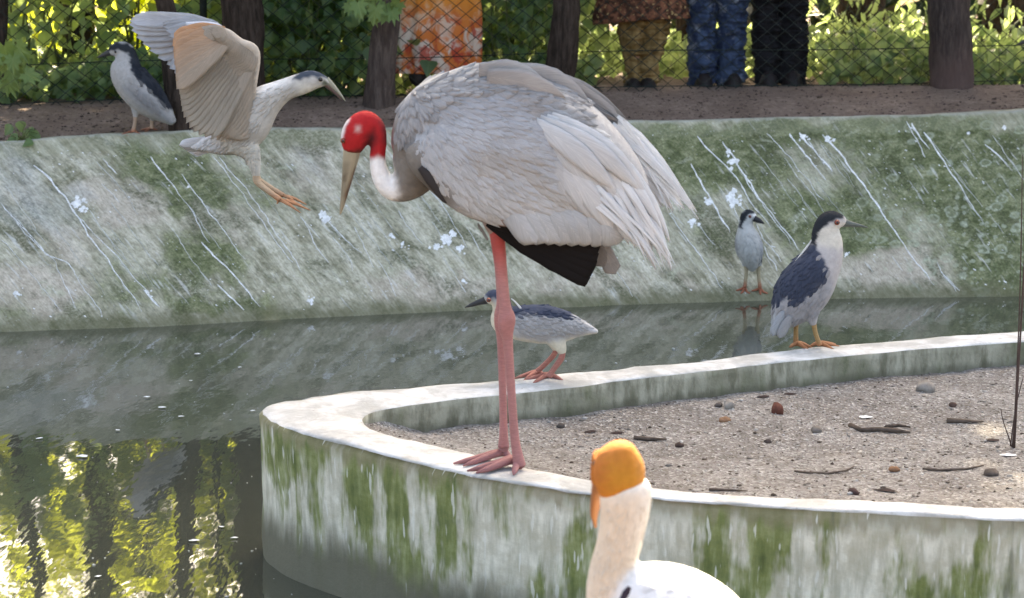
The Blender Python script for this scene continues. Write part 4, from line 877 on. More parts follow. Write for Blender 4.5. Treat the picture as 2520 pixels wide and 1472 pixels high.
# -- perched heron on the lip, left, and its look-alike half out of frame on the right
def perched(label, dx, sc, px0, py0, ground, Yb, cut=False):
    X = lambda x: px0+(x-328)*sc; Z = lambda y: py0+(y-330)*sc
    q = lambda pts: [(X(p[0]), Z(p[1]))+tuple(v*sc if i < 2 else v for i, v in enumerate(p[2:])) for p in pts]
    pl = lambda pts: [(X(a), Z(b_)) for a, b_ in pts]
    cap = [(262, 128), (268, 112), (292, 104), (318, 108), (342, 124), (350, 140), (335, 145), (318, 130), (292, 122), (276, 126)]
    back = [(322, 134), (348, 132), (374, 165), (400, 200), (425, 245), (436, 275), (418, 268), (396, 246), (372, 214), (345, 196), (330, 172)]
    g = lambda x, y: ground(X(x), Z(y))
    H = heron(label, Yb, (px0, py0),
        [q([(270, 128, 9, 8), (284, 124, 18, 15), (306, 126, 23, 18), (312, 148, 30, 26), (313, 176, 42, 38), (333, 210, 46, 42), (366, 244, 44, 40), (400, 276, 28, 28), (428, 304, 8, 14)]), q([(340, 245, 26, 20, -.02), (336, 275, 10, 9, -.02), (335, 290, 5, 5, -.02)]), q([(372, 265, 22, 18, .03), (372, 290, 8, 7, .03), (372, 300, 5, 5, .03)])],
        [(pl([(310, 215), (345, 205), (400, 255), (440, 310), (420, 312), (350, 265)]), (.26, .265, .28), 14), (pl(back), (.022, .027, .038), 4), (pl(cap), BLK, 4)], (.38, .375, .37),
        [q([(274, 128, 9, 7), (258, 134, 6, 5), (238, 143, 1, 1)])], (.03, .03, .032), (X(288), Z(127), 5*sc, .027*sc*Yb/10),
        [q([(335, 285, 5.5, -.02), (334, 300, 4.5, -.02), (329, 324, 5, -.02)]), q([(372, 295, 5, .03), (371, 305, 4.5, .03), (371, 318, 5, .03)])],
        [(g(328, 327), [g(300, 332), g(312, 336), g(345, 331), g(340, 325)], .007), (g(371, 320), [g(345, 322), g(356, 326), g(388, 322), g(380, 317)], .007)], (.42, .30, .22),
        [(pl([(330, 150), (350, 150), (400, 215), (430, 290), (400, 285), (350, 245), (318, 200)]), 15*sc, 40*sc, lambda x, y: (.60, .80))], None, .005, eyemat='eye', legpaint=[(pl([(280, 318), (420, 318), (420, 345), (280, 345)]), (.42, .17, .10), 8*sc)])
    return H
def lip(x, y):
    q1 = hit(BANK, x, y)[0]; q2 = hit(SOIL, x, y)[0]; q = q1 if q2 is None or (q1 is not None and q1.y < q2.y) else q2
    return q+Vector((0, 0, .004))
perched('black-backed night heron perched on the bank lip by the leaning trunk', 0, 1.0, 328, 330, lip, lip(328, 330).y)
perched('night heron on the bank lip past the thick trunk', 0, .87, 2578, 275, lip, lip(2560, 274).y)

# ------------------------------------------------------------------ heron alighting with raised wings
Yb = 7.0
HB = Fig('night_heron', 'night heron alighting with raised wings above the pond, its legs reaching forward', 'heron', Yb, 620, 420, 'night herons around the pond')
VF = HB.fuse([HB.loft([(812, 208, 6, 6), (796, 200, 15, 13), (768, 198, 25, 19), (738, 208, 27, 21), (700, 222, 28, 24), (655, 250, 42, 36), (612, 292, 62, 52), (580, 330, 56, 48), (545, 350, 34, 30), (500, 356, 18, 16), (470, 362, 8, 14)], 20),
    HB.loft([(590, 345, 40, 26, -.03), (618, 372, 26, 20, -.03), (630, 410, 15, 14, -.03), (634, 436, 8, 8, -.03)], 14), HB.loft([(590, 345, 40, 26, .04), (612, 372, 26, 20, .04), (622, 405, 14, 13, .04), (628, 432, 8, 8, .04)], 14)], .0055, 6)
px, py = HB.inv(VF[0])
bc = paint(px, py, (.52, .495, .455), [([(640, 200), (720, 195), (700, 215), (650, 235)], (.80, .79, .77), 12), ([(420, 340), (520, 325), (560, 370), (450, 385)], (.62, .64, .67), 18), ([(560, 350), (640, 350), (650, 440), (600, 440)], (.58, .56, .50), 14), ([(735, 205), (800, 212), (800, 232), (740, 236)], (.66, .64, .57), 8), ([(722, 196), (735, 176), (768, 168), (800, 178), (812, 194), (790, 191), (765, 188), (740, 196)], (.05, .065, .09), 5), ([(796, 196), (812, 206), (806, 214), (794, 206)], (.12, .13, .09), 4)], 1.5)
def foot(ax, ay, d, tips): return [tube([HB.L(ax, ay, d), HB.L((ax+t[0])/2, (ay+t[1])/2-3, d+t[2]*.6), HB.L(t[0], t[1], d+t[2])], [.0075, .0065, .002], 7) for t in tips]
lV, lF = join([HB.leg([(633, 425, 9, -.03), (636, 446, 8.5, -.03), (662, 468, 7, -.03), (692, 490, 7, -.03)]), HB.leg([(627, 425, 9, .04), (632, 444, 8, .04), (660, 463, 6.5, .04), (694, 484, 6.5, .04)])] + foot(692, 490, -.03, [(766, 516, 0), (745, 518, -.05), (742, 506, .04), (684, 500, 0)]) + foot(694, 484, .04, [(750, 508, .02), (735, 506, .06), (728, 500, -.03), (686, 492, 0)]))
lx, ly = HB.inv(lV); lc = paint(lx, ly, (.55, .40, .27), [([(670, 478), (780, 478), (780, 530), (670, 530)], (.56, .26, .13), 20)], 1)
o0 = len(VF[0]); HB.scutes(HB.add('body', (VF[0]+lV, VF[1]+[tuple(i+o0 for i in f) for f in lF]), np.vstack([bc, lc])), len(VF[1]))
BT = BVHTree.FromPolygons(VF[0], VF[1])
def hbcol(x, y):
    a_ = np.argmin((px-x)**2+(py-y)**2); return bc[a_]
HB.coverts(VF, [(560, 300), (600, 240), (655, 215), (700, 205), (730, 205), (730, 230), (690, 245), (660, 290), (640, 345), (642, 420), (622, 420), (600, 380), (540, 370), (480, 368), (500, 345)], 9, lambda x, y: 32, lambda x, y: (-.75, .66) if y < 370 else (-.1, 1), hbcol, .0045, asp=.3, name='body_down', cvar=.07, jitter=.5)
for n, c in (([(802, 197, 10, 8), (822, 215, 6, 5), (840, 236, 3, 3), (850, 250, .8, .8)], (.30, .29, .22)), ([(800, 206, 7, 7), (818, 222, 5, 4), (836, 240, 2.5, 2.5), (844, 250, .8, .8)], (.10, .06, .05))):
    HB.add('bill', HB.loft(n, 10), c, 'horn')
HB.eye(791, 195, 5.5, .030, 'eye')
# tail
for i in range(6): HB.feather((545, 345+2*i), (500, 346+4*i), (444+5*i, 356+5*i), 24, (0, -.01+.006*i, -.03+.012*i), (.64, .66, .70), name='tail_feather', tip=.2)
def wing(side, shoulder, wrist, elbow, prim, sec, dyb, colp, cols, colc):
    """prim: fan of primary tips, sec: fan of secondary tips; quills from wrist and forearm"""
    W = empty('wing', HB.L(*shoulder, dyb*.2)); W.parent = HB.root; W.location = (0, 0, 0)
    for i, t in enumerate(prim):
        q = i/(len(prim)-1); r = (wrist[0]+(elbow[0]-wrist[0])*.25*q, wrist[1]+(elbow[1]-wrist[1])*.25*q); c = ((r[0]+t[0])/2+colp[1][0]*(1-q), (r[1]+t[1])/2+colp[1][1]*(1-q))
        HB.feather(r, c, t, 40, (dyb, dyb*1.18+side*.004*i, dyb*1.25+side*.005*i), (np.array(colp[0])*(1-q*.85)+np.array(cols)*q*.85)*random.uniform(.94, 1.03), tip=.28, name='primary_feather', parent=W, arch=.05, tilt=.09, mat='feather_thin')
    for i, t in enumerate(sec):
        q = i/(len(sec)-1); r = (wrist[0]+(elbow[0]-wrist[0])*(.25+.75*q), wrist[1]+(elbow[1]-wrist[1])*(.25+.75*q)); c = ((r[0]+t[0])/2, (r[1]+t[1])/2)
        HB.feather(r, c, t, 36, (dyb*(1-.5*q), dyb*(1.1-.5*q)+side*.004*i, dyb*(1.12-.4*q)+side*.005*i), np.array(cols)*random.uniform(.93, 1.04), tip=.25, name='secondary_feather', parent=W, arch=.05, tilt=.09, mat='feather_thin')
    # fleshy arm with covert sheet
    A = HB.loft([shoulder+(14, 12, dyb*.1), ((shoulder[0]+elbow[0])/2, (shoulder[1]+elbow[1])/2, 13, 10, dyb*.5), elbow+(12, 9, dyb*.72), ((elbow[0]+wrist[0])/2, (elbow[1]+wrist[1])/2, 10, 8, dyb*.9), wrist+(8, 6, dyb), (wrist[0]+(prim[0][0]-wrist[0])*.35, wrist[1]+(prim[0][1]-wrist[1])*.35, 6, 5, dyb*1.1)], 12)
    HB.add('arm', A, colc, 'bird', W)
    for i in range(9):        # inner wing down to the flank
        q = i/8; r = (elbow[0]+(shoulder[0]-elbow[0])*q+3, elbow[1]+(shoulder[1]-elbow[1])*q); t = (sec[-1][0]+(shoulder[0]-10-sec[-1][0])*q*.9, sec[-1][1]+8*q+side*0)
        HB.feather(r, ((r[0]+t[0])/2-6, (r[1]+t[1])/2), t, 44, (dyb*(.72-.5*q), dyb*(.78-.22*q)+side*.012, dyb*(.72-.15*q)+side*.01), np.array(colc)*random.uniform(.93, 1.03), tip=.45, name='scapular_feather', parent=W, arch=.05, nseg=8, mat='feather_thin')
    for rowk, (fr, wd) in enumerate(((.62, 40), (.42, 38), (.25, 34))):
        allt = list(prim)+list(sec)
        for i, t in enumerate(allt):
            q = i/(len(allt)-1); r = (wrist[0]+(elbow[0]-wrist[0])*q, wrist[1]+(elbow[1]-wrist[1])*q); e = (r[0]+(t[0]-r[0])*fr, r[1]+(t[1]-r[1])*fr); d = dyb*(1-.4*q)*1.05+side*(.006+.006*rowk)
            HB.feather(r, ((r[0]+e[0])/2, (r[1]+e[1])/2), e, wd, (d, d+side*.008, d+side*.006), np.array(colc)*random.uniform(.92, 1.04), tip=.4, name='covert_feather', parent=W, arch=.04, nseg=8, mat='feather_thin')
    return W
wing(1, (628, 262), (520, 66), (590, 150), [(296, 52), (295, 62), (300, 76), (312, 94), (326, 110), (344, 128), (364, 146), (386, 162)], [(400, 172), (412, 184), (422, 197), (431, 210), (438, 224), (445, 240), (451, 256), (456, 274)], .13, ((.66, .68, .72), (10, -16)), (.60, .62, .66), (.62, .64, .68))
wing(-1, (612, 300), (566, 76), (636, 128), [(446, 96), (444, 110), (446, 124), (448, 140), (450, 156), (453, 174), (455, 194), (457, 214)], [(458, 228), (460, 242), (462, 256), (464, 270), (468, 284), (474, 298), (482, 310), (492, 320), (505, 328), (520, 333), (536, 336)], -.13, ((.72, .43, .25), (-10, -18)), (.52, .465, .39), (.57, .50, .42))  # leading primaries painted orange: backlit glow put into their colour
# ------------------------------------------------------------------ painted stork seen from behind, near shore
Ys = 2.6
gz = .085
ST = Fig('stork', 'white stork with a bare orange head, seen from behind on the near shore', 'stork', Ys, 0, 0, base=Vector((at(1620, 1472, Ys).x, Ys, gz)))
yg = 1472 + (at(1620, 1472, Ys).z - gz)*F/Ys*.985
hd = ST.fuse([ST.loft([(1520, 1084, 6, 6), (1521, 1091, 27, 26), (1522, 1104, 44, 42), (1522, 1126, 58, 55), (1523, 1152, 66, 61), (1525, 1180, 65, 60), (1530, 1215, 56, 52)], 24), ST.loft([(1495, 1140, 40, 34, .03), (1484, 1180, 30, 26, .05), (1478, 1215, 22, 20, .062)], 16)], .0035, 5)
nk = ST.fuse([ST.loft([(1541, 1178, 44, 40), (1541, 1186, 60, 56), (1540, 1204, 67, 60), (1539, 1240, 66, 58), (1533, 1290, 61, 54), (1522, 1345, 58, 52), (1506, 1400, 58, 52), (1500, 1470, 62, 58), (1530, 1560, 90, 90), (1600, 1620, 120, 110)], 24),
    ST.loft([(1500, 1520, 40, 40), (1560, 1500, 118, 110), (1630, 1530, 160, 150), (1720, 1600, 170, 160), (1820, 1700, 130, 120), (1900, 1790, 60, 60), (1940, 1830, 10, 20)], 24),
    ST.loft([(1640, 1660, 60, 45, -.03), (1630, 1790, 35, 30, -.03), (1628, 1860, 18, 16, -.03)], 12), ST.loft([(1690, 1680, 60, 45, .05), (1690, 1800, 35, 30, .05), (1690, 1860, 18, 16, .05)], 12)], .006, 6)
hx, hy = ST.inv(hd[0]); hc = paint(hx, hy, (.46, .175, .022), [([(1440, 1060), (1530, 1060), (1500, 1180), (1440, 1220)], (.46, .155, .04), 60), ([(1500, 1130), (1580, 1150), (1560, 1190), (1490, 1190)], (.47, .22, .03), 40), ([(1565, 1090), (1620, 1100), (1620, 1190), (1580, 1190)], (.58, .27, .08), 24)], 6)  # right edge of the head lighter: its lit rim is painted in
nx2, ny2 = ST.inv(nk[0]); nc = paint(nx2, ny2, (.72, .69, .63), [([(1440, 1215), (1565, 1215), (1560, 1400), (1520, 1480), (1430, 1500)], (.66, .56, .44), 50), ([(1480, 1500), (1520, 1415), (1600, 1355), (1700, 1370), (2000, 1500), (2000, 1900), (1480, 1900)], (.78, .78, .78), 20)], 3)
lg = [ST.leg([(1628, 1840, 14, -.03), (1632, 1900, 12, -.03), (1636, 2150, 10, -.03), (1636, 2190, 15, -.03), (1636, 2230, 10, -.03), (1640, yg-10, 10, -.03)]), ST.leg([(1690, 1840, 14, .05), (1694, 1900, 12, .05), (1698, 2150, 10, .05), (1698, 2190, 15, .05), (1698, 2230, 10, .05), (1700, yg-10, 10, .05)])]
for xx, dd in ((1640, -.03), (1700, .05)):
    a = ST.L(xx, yg, dd); a.z = .012
    for dx, dy in ((-.02, .09), (-.06, .07), (.03, .075), (.01, -.04)): lg.append(tube([a, a+Vector((dx*.5, dy*.5, .004)), a+Vector((dx, dy, -.006))], [.007, .006, .002], 6))
lV, lF = join(lg); V = hd[0]+nk[0]+lV; o1 = len(hd[0]); o2 = o1+len(nk[0])
ST.add('body', (V, hd[1]+[tuple(i+o1 for i in f) for f in nk[1]]+[tuple(i+o2 for i in f) for f in lF]), np.vstack([hc, nc, np.tile(np.array((.40, .22, .18)), (len(lV), 1))]))
ST.add('bill', ST.loft([(1494, 1160, 38, 30, .045), (1486, 1205, 24, 22, .07), (1476, 1260, 17, 15, .085), (1470, 1310, 11, 9, .10), (1474, 1350, 3, 3, .11)], 14), (.30, .125, .05), 'horn')
for ex in (1468, 1578):
    bm = bmesh.new(); bmesh.ops.create_uvsphere(bm, u_segments=12, v_segments=8, radius=.0055); me = bpy.data.meshes.new('eye'); bm.to_mesh(me); bm.free(); e = link('eye', me, M['eye'], ST.root); e.location = ST.L(ex, 1150, .022)
ST.coverts(nk, [(1540, 1420), (1600, 1370), (1660, 1372), (1760, 1440), (1850, 1560), (1850, 1700), (1700, 1700), (1560, 1560)], 34, lambda x, y: 95, lambda x, y: (.75, .66), lambda x, y: (.78, .78, .785), .0015, asp=.85)
ST.coverts(nk, [(1480, 1215), (1600, 1215), (1598, 1280), (1575, 1350), (1540, 1390), (1500, 1440), (1452, 1470), (1462, 1380), (1475, 1300)], 13, lambda x, y: 46, lambda x, y: (-.15, 1), lambda x, y: np.array((.70, .63, .53)), .0016, sides=(-1,), asp=.26, name='neck_down', cvar=.06, jitter=.5)
ST.feather((1541, 1400), (1530, 1418), (1512, 1448), 18, (-.085, -.085, -.09), (.05, .04, .06), name='dark_feather', tip=.5)

# ------------------------------------------------------------------ people behind the fence
def cloth_mat(kind):
    m = MT(kind+'_cloth', .85, .15); o = m.coord('Object'); n = m.noise(o, 60, 3, .6); f = m.noise(m.mapping(o, scale=(1, 1, .35)), 14, 4)
    if kind == 'tie_dye':
        a = m.noise(o, 6.5, 4, .6, .8); b_ = m.noise(m.mapping(o, loc=(5, 2, 1)), 7.5, 4, .6, .6); z = m.sep(o)[2]
        c = m.mix(m.mr(a, .44, .58), (.58, .17, .045), (.60, .50, .42)); c = m.mix(m.mr(b_, .50, .62, 0, .9), c, (.42, .06, .035)); c = m.mix(m.mr(z, .42, .75, 0, .85), c, (.66, .26, .04))
    elif kind == 'denim': c = m.mix(m.mr(f, .38, .66), (.018, .029, .06), (.045, .07, .125)); c = m.mix(m.mr(m.noise(o, 9, 4), .56, .70, 0, .6), c, (.22, .25, .30))
    elif kind == 'tan': c = m.mix(m.mr(f, .3, .7), (.11, .07, .026), (.27, .185, .08))
    elif kind == 'brown': c = m.mix(m.mr(m.noise(o, 22, 4), .4, .66), (.045, .022, .014), (.20, .085, .05)); c = m.mix(m.mr(m.noise(m.mapping(o, loc=(3, 3, 3)), 38, 3), .6, .68, 0, .8), c, (.42, .30, .14))
    elif kind == 'black': c = m.mix(m.mr(f, .3, .7), (.004, .004, .005), (.013, .013, .015))
    else: c = m.mix(m.mr(f, .3, .7), (.20, .20, .22), (.34, .34, .36))
    m.base(c).bump(m.math('ADD', m.math('MULTIPLY', n, .2), f), .5, .012); return m.m
for k in ('tie_dye', 'denim', 'tan', 'brown', 'black', 'plain'): M['c_'+k] = cloth_mat(k)
M['shoe'] = mat_plain('dark_shoe', (.016, .012, .012), .6); M['shoe_mark'] = mat_plain('orange_trim', (.5, .10, .02), .6); M['hair'] = mat_plain('black_hair', (.010, .008, .008), .5)
def wrinkle(VF, amp, fz, seed):
    V = []; c = VF[0]
    for v in c:
        n = fbm(v.x*9+seed, v.y*9, v.z*fz)*amp+abs(fbm(v.x*5+seed, v.y*5, v.z*fz*2.2))*amp*.7; V.append(v+Vector((v.x-seed*0, 0, 0)).normalized()*0+Vector((n*.6, -n, 0)))
    return V, VF[1]
def person(label, cx, fy, legs, lower, upper, dY=.42, skirt=None, low_skirt=None, hgt=575, shoes='shoe', marks=False, seed=0):
    W, B, T, Fp = bank_col(cx); Y = Fp.y+dY; base = at(cx, fy, Y); zz = soil_z(base.x, Y)
    H = Fig('person', label, 'person', Y, cx, fy, 'people standing behind the fence', base=Vector((base.x, Y, zz)))
    dz = (zz-base.z)
    top = fy-hgt; sh = fy-hgt*.82; hip = fy-hgt*.50
    P = [H.loft([(cx, hip+20, 48, 36), (cx, hip-40, 46, 34), (cx, sh+90, 42, 32), (cx, sh+30, 56, 34), (cx, sh+6, 44, 28), (cx, sh-8, 20, 18), (cx, sh-30, 17, 17)], 20),
         H.loft([(cx, sh-22, 17, 17), (cx, sh-32, 22, 24, -.01), (cx, top+48, 27, 31, -.012), (cx, top+20, 26, 31), (cx, top+4, 14, 18), (cx, top, 3, 3)], 18),
         H.loft([(cx, top+44, 4, 5, -.085), (cx, top+54, 6, 8, -.092), (cx, top+58, 3, 3, -.085)], 8)]
    hands = []
    for sg in (-1, 1):
        P.append(H.loft([(cx+sg*48, sh+14, 19, 19), (cx+sg*66, sh+60, 16, 16), (cx+sg*70, sh+112, 13.5, 13.5), (cx+sg*70, sh+150, 12, 12, -.03), (cx+sg*68, sh+192, 8.5, 8, -.05), (cx+sg*67, sh+206, 11, 6, -.05), (cx+sg*67, sh+222, 10, 6, -.055)], 12))
        P.append(H.loft([(cx+sg*58, sh-26+sg*0+60-28, 3, 3)]*2, 6)) if False else None
        for q in range(4):
            fx = cx+sg*(58+q*6); ln = (24, 29, 27, 21)[q]; P.append(H.loft([(fx, sh+216, 3.2, 3.2, -.055), (fx, sh+222+ln*.6, 2.9, 2.9, -.062), (fx-sg*1, sh+222+ln, 2.2, 2.2, -.05)], 8))
        P.append(H.loft([(cx+sg*57, sh+204, 4, 4, -.055), (cx+sg*50, sh+220, 3.4, 3.4, -.075), (cx+sg*50, sh+232, 2.6, 2.6, -.08)], 8))
    for ln in legs: P.append(H.loft([(a, b_, r*.66, r*.66) for a, b_, r in ln], 14))
    P = [p for p in P if p]
    body = H.fuse(P, .0075, 3); body = ([v-Vector((0, 0, dz)) for v in body[0]], body[1])
    link('body', mesh('body', *body), M['skin'], H.root)
    sft = lambda VF: ([v-Vector((0, 0, dz)) for v in VF[0]], VF[1])
    # eyes, hair
    for sg in (-1, 1):
        bm = bmesh.new(); bmesh.ops.create_uvsphere(bm, u_segments=8, v_segments=6, radius=.011); me = bpy.data.meshes.new('eye'); bm.to_mesh(me); bm.free(); e = link('eye', me, M['eye'], H.root); e.location = H.L(cx+sg*10, top+40, -.083)-Vector((0, 0, dz))
    hv = H.fuse([H.loft([(cx, top+58, 24, 22, .035), (cx, top+30, 31, 30, .022), (cx, top+8, 24, 28, .008), (cx, top-5, 5, 6)], 16)], .01, 2); link('hair', mesh('hair', *sft(hv)), M['hair'], H.root)
    # garments
    up = H.fuse([H.loft([(cx, hip+35, 55, 42), (cx, hip-40, 52, 39), (cx, sh+90, 48, 37), (cx, sh+30, 61, 39), (cx, sh+4, 47, 32), (cx, sh-6, 25, 23)], 20)] + [H.loft([(cx+sg*44, sh+14, 25, 25), (cx+sg*64, sh+52, 22, 22), (cx+sg*69, sh+84, 20, 20)], 12) for sg in (-1, 1)], .011, 3); link('shirt', mesh('shirt', *sft(wrinkle(up, .012, 12, seed))), M['c_'+upper], H.root)
    if legs and lower:
        lo = H.fuse([H.loft([(a, b_, r, r*.95) for a, b_, r in ln], 20, 8) for ln in legs]+[H.loft([(cx, hip+55, 54, 44), (cx, hip-5, 57, 44), (cx, hip-20, 54, 42)], 18)], .0065, 2); link('trousers', mesh('trousers', *sft(wrinkle(lo, .034, 15, seed+3))), M['c_'+lower], H.root)
    for nodes, nm, km in ((skirt, 'skirt', 'tie_dye'), (low_skirt, 'skirt', 'brown')):
        if nodes:
            sk = H.loft(nodes, 60, 9); V2 = []
            for v in sk[0]:
                c0 = H.L(cx, fy, 0); a = math.atan2(v.y-c0.y, v.x-c0.x); k_ = .05*math.sin(a*9+seed+v.z*1.2)+.03*math.sin(a*17+2) ; V2.append(v+Vector(((v.x-c0.x)*k_, (v.y-c0.y)*k_, 0)))
            link(nm, mesh(nm, *sft((V2, sk[1]))), M['c_'+km], H.root)
    for ln in (legs or [[(cx-40, fy, 10)], [(cx+30, fy, 10)]]):
        a = ln[-1][0]; s_ = H.fuse([H.loft([(a, fy-22, 17, 18, .03), (a, fy-16, 22, 26, .01), (a, fy-8, 25, 40, -.03), (a, fy-1, 25, 46, -.04), (a, fy+1, 22, 42, -.04)], 16)], .008, 2)
        so_ = link('shoe', mesh('shoe', *sft(s_)), M['shoe'], H.root)
        if marks:
            for q in range(2):
                V, Fc = tube([H.L(a-18+8*q, fy-18, -.095-.0*q)-Vector((0, 0, dz)), H.L(a-2+10*q, fy-10, -.135)-Vector((0, 0, dz)), H.L(a+12+4*q, fy-16, -.115)-Vector((0, 0, dz))], [.003, .004, .002], 5); link('trim', mesh('trim', V, Fc), M['shoe_mark'], so_)
    return H
person('person in a long orange and white tie-dyed skirt behind the fence', 1072, 216, [], None, 'plain', skirt=[(1072, 202, 104, 62), (1072, 150, 106, 64), (1076, 90, 102, 62), (1078, 40, 98, 58), (1074, 0, 88, 54), (1072, -60, 66, 48), (1072, -110, 54, 42)], seed=1, dY=.35)
person('person in gathered tan trousers and a patterned brown tunic behind the fence', 1580, 222, [[(1552, -60, 48), (1552, 30, 36), (1556, 90, 30), (1560, 140, 24), (1562, 160, 25), (1560, 178, 21), (1558, 192, 24), (1556, 204, 19)], [(1612, -60, 48), (1612, 30, 36), (1606, 90, 29), (1598, 140, 23), (1596, 160, 24), (1596, 178, 21), (1594, 192, 24), (1592, 204, 19)]], 'tan', 'brown', low_skirt=[(1576, 40, 114, 60), (1576, 30, 114, 62), (1578, -20, 100, 56), (1580, -70, 72, 48), (1580, -120, 56, 42)], seed=2)
person('person in faded blue jeans and dark trainers with orange trim', 1765, 215, [[(1735, -60, 46), (1726, 20, 37), (1726, 90, 36), (1727, 150, 35), (1728, 188, 36), (1729, 204, 36)], [(1796, -60, 46), (1802, 20, 37), (1800, 90, 35), (1799, 150, 34), (1800, 188, 36), (1801, 204, 36)]], 'denim', 'black', seed=3, marks=True)
person('person in wide black trousers beside the one in jeans', 1918, 212, [[(1890, -60, 46), (1885, 20, 36), (1884, 90, 33), (1886, 150, 33), (1887, 190, 34), (1888, 206, 34)], [(1946, -60, 46), (1950, 20, 37), (1951, 90, 35), (1949, 150, 34), (1947, 190, 33), (1946, 206, 33)]], 'black', 'black', seed=4)

# ------------------------------------------------------------------ droppings on the bank
def ribbon(pts, w0, w1, bvh, name, parent, mat='drop'):
    P = []; 
    A = np.array(pts, float); d = np.r_[0, np.cumsum(np.hypot(*np.diff(A, axis=0).T))]; n = max(8, int(d[-1]/7)); t = np.linspace(0, d[-1], n); X = np.interp(t, d, A[:, 0]); Yv = np.interp(t, d, A[:, 1]); sd = random.random()*99
    V = []; Fc = []; q = 0
    for i in range(n):
        x = X[i]+7.0*fbm(i*.11, sd)+2.2*fbm(i*.5, sd+3); y = Yv[i]; h = hit(bvh, x, y)
        if h[0] is None: continue
        f = i/(n-1); w = (w0*(1-f)+w1*f)*(.55+.9*abs(fbm(i*.35, sd+7))+.25*fbm(i*1.3, sd))*.5*(1 if f < .96 else .4)*(min(1, .5+f*8)); w = max(w, .35)*h[3]/F
        N = h[1] if h[1].y < 0 else -h[1]; D = Vector((X[min(i+1, n-1)]-X[max(i-1, 0)], 0, -(Yv[min(i+1, n-1)]-Yv[max(i-1, 0)]))).normalized(); sx = D.cross(N).normalized()
        V += [h[0]+sx*w+N*.0012, h[0]+N*.0034, h[0]-sx*w+N*.0012]; q += 1
    for i in range(q-1): a = 3*i; Fc += [(a, a+1, a+4, a+3), (a+1, a+2, a+5, a+4)]
    if q > 2: link(name, mesh(name, V, Fc), M[mat], parent)
def splat(px, py, r, bvh, parent, name='dropping_splat'):
    h0 = hit(bvh, px, py); 
    if h0[0] is None: return
    if r > 6 and name == 'dropping_splat':
        for q in range(5): splat(px+random.gauss(.25, .55)*r, py+random.gauss(.3, .5)*r, r*random.uniform(.2, .42), bvh, parent, 'dropping_spot')
        r *= .62
    V = []; Fc = []; n = 30; sd = random.random()*99
    V.append(h0[0]+h0[1]*(.004 if h0[1].y < 0 else -.004))
    for k in range(n):
        a = 2*math.pi*k/n; rr = r*(.6+.7*abs(fbm(math.cos(a)*1.4, math.sin(a)*1.4, sd))+.18*fbm(math.cos(a)*4, math.sin(a)*4, sd))*(1+.5*max(0, math.sin(a-.2))); h = hit(bvh, px+rr*math.cos(a)*1.05, py+rr*math.sin(a)*.8); N = h[1] if h[1].y < 0 else -h[1]; V.append(h[0]+N*.0012)
    for k in range(n): Fc.append((0, 1+k, 1+(k+1) % n))
    link(name, mesh(name, V, Fc), M['drop'], parent)
R = lambda pts: [((1650+x/2.453)*.988, (250+y/2.453)*.988) for x, y in pts]
Lf = lambda pts: [(x/2.5378*.988, (320+y/2.5378)*.988) for x, y in pts]
